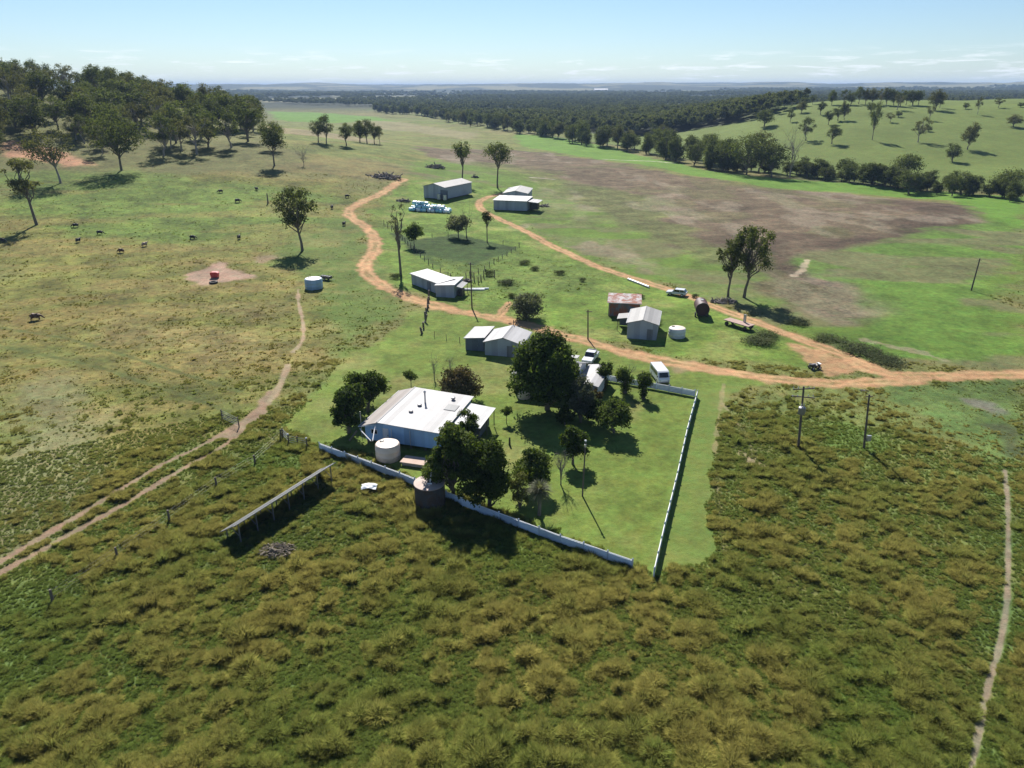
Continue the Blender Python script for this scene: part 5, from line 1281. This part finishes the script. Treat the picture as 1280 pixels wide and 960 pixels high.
def vehicle(kind, label, loc, rz, col='car_white'):
    """front towards +x, centred"""
    o = empty({'ute': 'ute', 'van': 'minibus', 'wagon': 'wagon'}[kind], loc, rz, label, {'ute': 'ute', 'van': 'van', 'wagon': 'car'}[kind])
    if kind == 'van':
        L, Wd = 5.2, 1.9
        MB().prism([(-2.6, .38), (2.45, .38), (2.6, .55), (2.58, .95), (2.35, 1.2), (1.95, 2.0), (1.6, 2.16), (-2.45, 2.2), (-2.6, 2.05)], -Wd / 2, Wd / 2).build('body', M[col], o, bevel=.05)
        MB().slab([(2.37, -.8, 1.24), (2.37, .8, 1.24), (2.0, .72, 1.96), (2.0, -.72, 1.96)], .03).build('windscreen', M['glass'], o)
        for s in (-1, 1):
            for x0, x1 in ((.75, 1.65), (-.6, .65), (-2.2, -.75)): MB().box(((x0 + x1) / 2, s * (Wd / 2 + .008), 1.6), (x1 - x0, .02, .62)).build('side_window', M['glass'], o)
            MB().box((2.6, s * .72, .78), (.06, .3, .2)).build('headlight', M['silver'], o)
            MB().box((2.1, s * 1.05, 1.35), (.12, .2, .22)).build('mirror', M['black'], o)
        MB().box((2.62, 0, .5), (.10, 1.7, .2)).build('bumper', M['grey_metal'], o)
        wx = (-1.55, 1.6)
    else:
        Wd = 1.85; tail = -2.6
        if kind == 'ute':
            MB().prism([(-2.6, .5), (2.5, .45), (2.6, .6), (2.55, .95), (1.2, 1.12), (-2.6, 1.08)], -Wd / 2, Wd / 2).build('body', M[col], o, bevel=.05)
            cab = [(1.15, 1.10), (.35, 1.72), (-.85, 1.74), (-1.15, 1.10)]
            MB().box((-1.9, 0, 1.10), (1.3, 1.5, .06)).build('tray', M['black'], o)
            MB().box((-1.1, 0, 1.5), (.06, 1.6, .8)).build('rack', M['grey_metal'], o)
        else:
            MB().prism([(-2.3, .45), (2.3, .42), (2.4, .6), (2.35, .85), (1.1, 1.0), (-2.3, 1.0)], -Wd / 2, Wd / 2).build('body', M[col], o, bevel=.05)
            cab = [(1.05, 1.0), (.35, 1.52), (-1.7, 1.55), (-2.2, 1.0)]
        c = MB().prism([(x, z) for x, z in cab], -Wd / 2 + .10, Wd / 2 - .10).build('cabin', M['glass'], o, bevel=.03)
        rx = [cab[1][0] + .05, cab[2][0] - .05]
        MB().box((sum(rx) / 2, 0, cab[1][1] + .03), (abs(rx[0] - rx[1]), Wd - .22, .07)).build('roof', M[col], o, bevel=.02)
        for s in (-1, 1):
            MB().box((2.5 if kind == 'ute' else 2.34, s * .68, .78), (.1, .34, .18)).build('headlight', M['silver'], o)
            for x in (cab[0][0] - .35, (cab[1][0] + cab[2][0]) / 2, cab[2][0] + .02): MB().box((x - .1, s * (Wd / 2 - .095), (cab[0][1] + cab[1][1]) / 2), (.09, .03, cab[1][1] - cab[0][1])).build('pillar', M[col], o)
        MB().box((2.58 if kind == 'ute' else 2.4, 0, .52), (.10, 1.7, .22)).build('bumper', M['grey_metal'], o)
        wx = (-1.6, 1.55) if kind == 'ute' else (-1.35, 1.4)
    for x in wx:
        for s in (-1, 1): wheel(o, x, s * (Wd / 2 - .1), .36)
    return o
vehicle('ute', 'white ute with dark tray parked on the grass behind the cottage', gp(738, 451), R(-112))
vehicle('van', 'white minibus parked nose to the back fence of the lawn', gp(824, 474), R(-84))
vehicle('wagon', 'silvery white car driving along the orange dirt road', gp(846, 369), R(155))

# tanker trailer, flat trailer, quad bike, trough
p = gp(877, 397); o = empty('tanker_trailer', p, R(-8), 'dark maroon round ended tanker trailer beside the dirt road', 'trailer')
MB().tube([(0, -.3, 1.9), (0, 4.0, 1.9)], 1.4, 28).build('tank', M['maroon'], o, smooth=True)
MB().lathe([(1.43, 0), (1.43, .12), (1.3, .12), (1.3, 0)], 28).build('end_ring', M['black'], o).matrix_local = Matrix.Translation((0, -.36, 1.9)) @ Matrix.Rotation(R(90), 4, 'X')
MB().box((-.7, 2.2, .5), (.15, 5.4, .2)).box((.7, 2.2, .5), (.15, 5.4, .2)).box((0, -.2, .5), (2.2, .15, .2)).build('chassis', M['black'], o)
MB().box((0, 2, 3.34), (.5, .6, .14)).build('hatch', M['galv'], o)
for s in (-1, 1):
    w_ = MB().tube([(s * 1.15, .6, .5), (s * 1.4, .6, .5)], .5, 16).build('wheel', M['rubber'], o); MB().tube([(s * 1.14, .6, .5), (s * 1.42, .6, .5)], .25, 12).build('rim', M['grey_metal'], w_)
p = gp(923, 409); a_ = ang(gp(906, 402), gp(941, 413)); o = empty('flat_trailer', p, a_, 'faded flat bed farm trailer standing along the dirt road', 'trailer')
MB().box((0, 0, 1.05), (6.0, 2.2, .12)).build('deck', M['deck'], o)
MB().box((0, -.5, .85), (6.2, .14, .2)).box((0, .5, .85), (6.2, .14, .2)).build('chassis', M['timber'], o)
MB().tube([(3.0, 0, .85), (4.6, 0, .5)], .06, 6).build('drawbar', M['black'], o)
MB().box((.7, .8, 1.9), (.5, .3, 1.6)).build('headboard', M['galv'], o)
for x in (-2.2, 2.2):
    for s in (-1, 1):
        w_ = MB().tube([(x, s * .85, .42), (x, s * 1.12, .42)], .42, 14).build('wheel', M['rubber'], o); MB().tube([(x, s * .84, .42), (x, s * 1.13, .42)], .22, 10).build('rim', M['maroon'], w_)
p = gp(1018, 461); o = empty('quad_bike', p, R(15), 'small dark quad bike on bare grass inside the road fork', 'quad bike')
MB().prism([(-.9, .5), (.8, .5), (.95, .75), (.4, .85), (.2, .72), (-.5, .78), (-.95, .8)], -.35, .35).build('body', M['black'], o, bevel=.03)
MB().box((-.3, 0, .9), (.8, .34, .14)).build('seat', M['grey_metal'], o, bevel=.03)
MB().tube([(.35, -.4, 1.12), (.35, .4, 1.12)], .03, 6).tube([(.45, 0, .8), (.35, 0, 1.12)], .03, 6).build('handlebar', M['black'], o)
MB().box((.75, 0, .95), (.45, .8, .05)).build('rack', M['cap_white'], o); MB().box((-.85, 0, .95), (.5, .8, .05)).build('rack', M['black'], o)
for x in (-.65, .65):
    for s in (-1, 1): wheel(o, x, s * .5, .3, .25)
p = gp(408, 350); o = empty('tip_trailer', p, R(-28), 'small dark box trailer beside the pale blue steel tank', 'trailer')
MB().box((0, 0, .55), (2.8, 1.3, .08)).box((0, -.65, .8), (2.8, .05, .5)).box((0, .65, .8), (2.8, .05, .5)).box((-1.4, 0, .8), (.05, 1.35, .5)).box((1.4, 0, .8), (.05, 1.35, .5)).build('tray', M['black'], o)
MB().box((0, 0, 1.07), (2.9, .1, .05)).build('rail', M['cap_white'], o)
for s in (-1, 1): wheel(o, 0, s * .78, .34)
MB().tube([(1.4, 0, .5), (2.6, 0, .4)], .05, 6).build('drawbar', M['galv'], o)
p = gp(269, 347); o = empty('feed_bin', p, R(4), 'bright red box shaped feed bin on a bare dirt pad', 'feed bin')
MB().prism([(-.8, .12), (.8, .12), (1.0, 1.0), (.9, 1.25), (-.9, 1.25), (-1.0, 1.0)], -.6, .6).build('bin', M['red'], o, bevel=.04)
MB().prism([(-1.05, 1.26), (1.05, 1.26), (.6, 1.5), (-.6, 1.5)], -.68, .68).build('lid', M['red'], o, bevel=.03)
MB().box((0, 0, .06), (1.7, 1.1, .12)).build('skid', M['black'], o)
p = gp(267, 354); tag(MB().lathe([(.55, .0), (.95, .02), (1.05, .25), (.95, .45), (.6, .45), (.55, .2), (.55, 0)], 24).build('tyre_trough', M['rubber'], loc=p), 'low black rubber trough in front of the red feed bin', 'trough')

# concrete slab, sheet, pipe
p = gp(515, 584); o = empty('concrete_platform', p, R(-16), 'pinkish concrete platform in front of the blue house', 'platform')
MB().box((0, .9, .5), (3.3, 1.9, .12)).build('slab', M['concrete'], o); MB().box((0, .9, .2), (3.0, 1.5, .46)).build('base', M['grey_concrete'], o)
p = gp(462, 612); vs = []; g = np.random.default_rng(5); b = bmesh.new()
bmesh.ops.create_grid(b, x_segments=12, y_segments=12, size=.85)
for v in b.verts: v.co.z = .28 + .30 * float(fbm(v.co.x * 2.2 + 3, v.co.y * 2.2, 7, 3)) - .28 * (v.co.x ** 2 + v.co.y ** 2); v.co.x *= 1 + .15 * float(vnoise(v.co.y * 3, 2.)); v.co.y *= .75
me = bpy.data.meshes.new('plastic_sheet'); b.to_mesh(me); b.free(); me.materials.append(M['plastic_white'])
o = link('plastic_sheet', me, loc=p + Vector((0, 0, .35))); md = o.modifiers.new('thickness', 'SOLIDIFY'); md.thickness = .03
tag(o, 'crumpled white plastic sheet lying in the rough grass', 'sheet')
a_, b_ = gp(785, 350), gp(811, 360); tag(MB().tube([Vector((0, 0, .25)), b_ - a_ + Vector((0, 0, .25))], .28, 10).build('irrigation_pipe', M['white_paint'], loc=a_), 'long white pipe lying on the grass beside the dirt road', 'pipe')
a_, b_ = gp(598, 371), gp(630, 372)
tag(MB().tube([Vector((-1, 0, .25)), Vector((7.5, .8, .25))], .25, 8).box((3, .3, .2), (7, .8, .3)).build('pale_log', M['plastic_white'], loc=gp(572, 363)), 'pale sheet of iron lying right of the low sheds', 'sheet')

# ------------------------------------------------------------------ heaps
def heap(px, py, wpx, hm, label, seed, mat='dead_wood', n=60, r=.14, name='timber_heap', squash=.5):
    p = gp(px, py); w = wpx * mpp(p) / 2; g = np.random.default_rng(seed); mb = MB()
    for i in range(n):
        q = math.sqrt(g.uniform(0, 1)); a = g.uniform(0, 6.28); c = Vector((q * w * math.cos(a), q * w * squash * math.sin(a), hm * (1 - q) * g.uniform(.1, 1) + .12))
        d = Vector((g.normal(), g.normal() * .6, g.normal() * .22)).normalized() * w * g.uniform(.15, .4)
        rr = r * g.uniform(.5, 1.4); mb.tube([c - d, c + Vector((0, 0, g.normal() * .1)), c + d], [rr, rr, rr * .6], 5)
    return tag(mb.build(name, M[mat], loc=p), label, 'timber heap')
heap(481, 222, 42, 2.0, 'long grey heap of pushed up logs on the knoll', 1, n=80, r=.3)
heap(543, 210, 24, 3.0, 'tangled heap of dead branches near the brown field', 2, n=70, r=.25)
heap(905, 378, 30, 1.0, 'dark heap of old timber at the foot of the two gums', 3, n=70, r=.14)
heap(594, 222, 9, 1.8, 'small dark heap beyond the far grey shed', 4, n=30, r=.3)
heap(504, 252, 18, 1.2, 'dark scrap heap left of the big machinery shed', 5, n=50, r=.2)
heap(347, 690, 42, .55, 'pile of broken stone and twigs beside the solar array', 6, 'rubble', 150, .05, 'rubble_heap', .8)
heap(676, 258, 20, .8, 'scrap scattered right of the far twin sheds', 7, n=40, r=.2)
heap(580, 352, 20, .7, 'low tangle of scrap between the stockyard posts', 8, n=40, r=.15)
heap(1080, 489, 12, .3, 'pale broken branch in the grass below the road', 9, n=12, r=.06)

# ------------------------------------------------------------------ wrapped bales
def bale_mesh(mat):
    return MB().lathe([(0, -.62), (.55, -.62), (.64, -.55), (.66, 0), (.64, .55), (.55, .62), (0, .62)], 16).mesh('wrapped_bale', M[mat], smooth=True)
BM = {k: bale_mesh(k) for k in ('bale_white', 'bale_blue', 'bale_teal')}
LB = {'bale_white': 'white plastic wrapped bale in the long bale stack', 'bale_blue': 'strong blue wrapped bale in the long bale stack', 'bale_teal': 'pale blue green wrapped bale in the long bale stack'}
a_, b_ = gp(513, 264), gp(566, 267); g = np.random.default_rng(4); d = (b_ - a_); L = d.length; u = d.normalized(); v = Vector((-u.y, u.x, 0)); v = v if v.y > 0 else -v
for layer, rows, f0, f1 in ((0, 4, 0, 1), (1, 3, .02, .80), (2, 2, .08, .45)):
    for row in range(rows):
        n = int(L / 1.42)
        for k in range(n):
            if not f0 <= k / n <= f1 or g.uniform() < .10: continue
            q = a_ + u * (1.42 * k + .7 * (layer % 2) + g.normal() * .16) + v * (row * 1.45 + layer * .75 + g.normal() * .25); q.z = float(H(q.x, q.y)) + .64 + 1.12 * layer + g.uniform(-.05, .12)
            c = g.choice(list(BM), p=[.42, .22, .36]); o = link('wrapped_bale', BM[c]); o.location = q; o.rotation_euler = (R(90) + g.normal() * .1, 0, g.normal() * .3 + math.atan2(u.y, u.x) + R(90))
            tag(o, LB[c], 'bale', 'wrapped bales in the stack')

# ------------------------------------------------------------------ cattle
def cow_mesh(mat, grazing, seed):
    me = bpy.data.meshes.new('cow_skin'); g = np.random.default_rng(seed)
    hz_, hx_ = (.35, 1.55) if grazing else (1.45, 1.45)
    V = [(0, 0, .98), (-.45, 0, 1.0), (-.75, 0, 1.05), (.45, 0, .96), (.75, 0, 1.04), (1.05, 0, 1.0 if grazing else 1.3), (hx_ - .2, 0, hz_ + .3 if grazing else 1.45), (hx_, 0, hz_ + .1 if grazing else 1.4), (hx_ + .22, 0, hz_ - .1 if grazing else 1.22)]
    E = [(0, 1), (1, 2), (0, 3), (3, 4), (4, 5), (5, 6), (6, 7), (7, 8)]; rad = [.50, .47, .36, .47, .38, .24, .17, .15, .10]
    for s in (-1, 1):
        n = len(V); st = g.uniform(-.12, .12)
        V += [(-.72, s * .2, .85), (-.66, s * .22, .66), (-.82, s * .22, .42), (-.78 + st, s * .22, .04)]; E += [(2, n), (n, n + 1), (n + 1, n + 2), (n + 2, n + 3)]; rad += [.22, .17, .10, .085]
        n = len(V); st = g.uniform(-.12, .12)
        V += [(.68, s * .18, .8), (.68, s * .2, .45), (.68 + st, s * .2, .05)]; E += [(4, n), (n, n + 1), (n + 1, n + 2)]; rad += [.19, .11, .085]
        n = len(V); V += [(hx_ - .12, s * .22, hz_ + (.25 if grazing else .08))]; E += [(7, n)]; rad += [.045]
    n = len(V); V += [(-1.05, 0, 1.15), (-1.12, 0, .75), (-1.13, 0, .5)]; E += [(2, n), (n, n + 1), (n + 1, n + 2)]; rad += [.05, .03, .05]
    me.from_pydata(V, E, [])
    o = bpy.data.objects.new('cow_skin', me); COL.objects.link(o)
    o.modifiers.new('s', 'SKIN'); o.modifiers.new('d', 'SUBSURF').levels = 1
    for i, rr in enumerate(rad): me.skin_vertices[0].data[i].radius = (rr, rr)
    me.skin_vertices[0].data[0].use_root = True
    dg = bpy.context.evaluated_depsgraph_get(); ev = o.evaluated_get(dg)
    m2 = bpy.data.meshes.new_from_object(ev); bpy.data.objects.remove(o)
    m2.materials.clear(); m2.materials.append(M[mat]); m2.polygons.foreach_set('use_smooth', [True] * len(m2.polygons))
    return m2
CM = [cow_mesh('hide_black', True, 1), cow_mesh('hide_black', False, 2), cow_mesh('hide_brown', True, 3), cow_mesh('hide_fawn', False, 4)]
COWS = [(45, 400, 2, 20, 1.15, 'dark brown cow, nearest and largest, grazing alone at the left edge'), (95, 284, 0, 200, 1, 'black cow right of the leaning gum, upper of two'), (98, 303, 1, 80, 1, 'black cow right of the leaning gum, lower of two'),
        (125, 293, 0, 10, 1, 'small black cow between the lower black cow and the dark grazing one'), (152, 316, 2, 170, 1, 'dark cow grazing left of the pale fawn cow'), (181, 308, 3, 60, 1, 'pale fawn cow in the middle of the left pasture'),
        (241, 299, 0, 0, 1, 'black cow grazing in brown grass above the red feed bin'), (299, 299, 1, 95, 1, 'black cow in green grass right of the one in brown grass'), (276, 241, 0, 190, 1, 'tiny black cow far up the slope, left of the burnt stump'),
        (297, 253, 0, 30, 1.1, 'black cow just left of the burnt stump'), (321, 238, 1, 140, 1, 'tiny black cow above the burnt stump'), (415, 261, 1, 90, 1, 'black cow on green grass left of the road bend, upper of two'),
        (430, 282, 1, 75, 1, 'black cow on green grass beside the road bend, lower of two'), (2, 303, 0, 0, 1.1, 'black cow cut off by the left edge of the view'), (434, 247, 0, 20, 1, 'black cow near the top of the dirt road')]
for x, y, k, rz, sc, lb in COWS:
    o = link('cow', CM[k], loc=gp(x, y), rz=R(rz)); o.scale = (sc * .84,) * 3; tag(o, lb, 'cow', 'cattle grazing in the left pasture')

# ------------------------------------------------------------------ weeds and low bushes in the yards
g = np.random.default_rng(13); WEED = [tree_meshes(700 + i, 1.5, 3, base=0., style='bush', leaf='weed', size=.075, n=14, per=170, clump=.5, thick=.8) for i in range(4)]
for x, y, w, h, lb in ((633, 355, 22, 1.2, 'low dark weed clump in the middle of the bright green yard'), (700, 343, 14, 1.2, 'round weed beside the right hand dirt road'), (668, 338, 12, 1.0, 'small weed clump left of the right hand road'), (655, 330, 16, 1.0, 'flat weed patch below the paddock corner'),
        (612, 345, 14, 1.4, 'bushy weeds among the stockyard posts'), (728, 352, 10, .9, 'little weed tuft above the rusty roofed shed'), (640, 372, 12, 1.0, 'low weed at the end of the dirt spur'), (495, 348, 14, 1.4, 'dark weed at the foot of the half dead gum'),
        (1000, 405, 30, .9, 'broad straggling weed patch in the field edge by the road'), (948, 428, 46, .9, 'wide brownish weed bed between the two dirt roads'), (958, 420, 34, 1.0, 'reddish weed bed under the flat trailer'), (1075, 440, 60, .8, 'long dark weed band along the top of the dirt road'),
        (1110, 452, 50, .7, 'dark weed band beside the road junction'), (1035, 425, 40, .8, 'weed band on the upper road bank'), (868, 372, 10, .8, 'weed tuft behind the driving car'), (800, 372, 14, .9, 'weed tuft right of the rusty roofed shed'), (820, 405, 14, 1.0, 'weeds between the steel shed and its tank')):
    p = gp(x, y); o = plant_obj('weed_clump', WEED[g.integers(0, 4)], p, g.uniform(0, 6), (w * mpp(p) / 3, w * mpp(p) / 3, h / 1.5), lb, 'weeds', 'weed clumps in the yards')
# ------------------------------------------------------------------ light, sky, air, camera
SUN_EL, SUN_AZ = R(41), R(-10)        # azimuth from +Y towards +X
sd = Vector((math.sin(SUN_AZ) * math.cos(SUN_EL), math.cos(SUN_AZ) * math.cos(SUN_EL), math.sin(SUN_EL)))
sl = bpy.data.lights.new('sun', 'SUN'); sl.energy = 5.0; sl.angle = R(.5); sl.color = (1, .955, .88)
so = bpy.data.objects.new('sun', sl); COL.objects.link(so); so.rotation_euler = sd.to_track_quat('Z', 'Y').to_euler(); so.location = (0, 0, 300)

w = bpy.data.worlds.new('World'); S.world = w; w.use_nodes = True
nt = w.node_tree; nt.nodes.clear()
wo = nt.nodes.new('ShaderNodeOutputWorld'); bg = nt.nodes.new('ShaderNodeBackground')
sky = nt.nodes.new('ShaderNodeTexSky'); sky.sky_type = 'NISHITA'; sky.sun_disc = False
sky.sun_elevation = SUN_EL; sky.sun_rotation = SUN_AZ; sky.altitude = 300; sky.air_density = 1.0; sky.dust_density = .1; sky.ozone_density = 3.0
tc = nt.nodes.new('ShaderNodeTexCoord')
sep = nt.nodes.new('ShaderNodeSeparateXYZ'); nt.links.new(tc.outputs['Generated'], sep.inputs[0])
cm = mapping(nt, tc.outputs['Generated'], (15, 15, 150))
cn = ramp(nt, noise(nt, cm, 1.0, 6, .62, .3), [(.54, 0.), (.70, 1.)])
band = ramp(nt, sep.outputs[2], [(0.0, .15), (.012, .8), (.030, .85), (.046, 0.)])
mm = N(nt, 'ShaderNodeMath', operation='MULTIPLY'); nt.links.new(cn, mm.inputs[0]); nt.links.new(band, mm.inputs[1])
skc = mixc(nt, mm.outputs[0], mixc(nt, 1., sky.outputs[0], (.90, .98, 1.07), 'MULTIPLY'), (13, 13.2, 13.5))
nt.links.new(skc, bg.inputs[0]); bg.inputs[1].default_value = .057
nt.links.new(bg.outputs[0], wo.inputs[0])

hz = MB().box((0, 7000, 80), (32500, 46000, 172)).mesh('haze', new_mat('air')[0])
hm = hz.materials[0]; nt = hm.node_tree
pv = nt.nodes.new('ShaderNodeVolumePrincipled'); pv.inputs['Color'].default_value = (.47, .67, 1, 1); pv.inputs['Density'].default_value = 8.0e-5; pv.inputs['Anisotropy'].default_value = .0
nt.links.new(pv.outputs[0], [n for n in nt.nodes if n.type == 'OUTPUT_MATERIAL'][0].inputs['Volume'])
tag(link('haze', hz), 'thin blue air haze over the valley', kind='stuff')

cd = bpy.data.cameras.new('camera'); cam = bpy.data.objects.new('camera', cd); COL.objects.link(cam)
cam.location = (0, 0, HC); cam.rotation_euler = (R(90) - PITCH, 0, 0)
cd.sensor_width = 36; cd.lens = 36 * F / 1280; cd.clip_start = .5; cd.clip_end = 60000
S.camera = cam
S.view_settings.view_transform = 'Standard'; S.view_settings.look = 'None'; S.view_settings.exposure = .82; S.view_settings.gamma = 1
S.view_settings.use_curve_mapping = False
S.cycles.max_bounces = 6; S.cycles.diffuse_bounces = 2; S.cycles.glossy_bounces = 2; S.cycles.transmission_bounces = 3; S.cycles.volume_bounces = 0
S.cycles.use_denoising = True
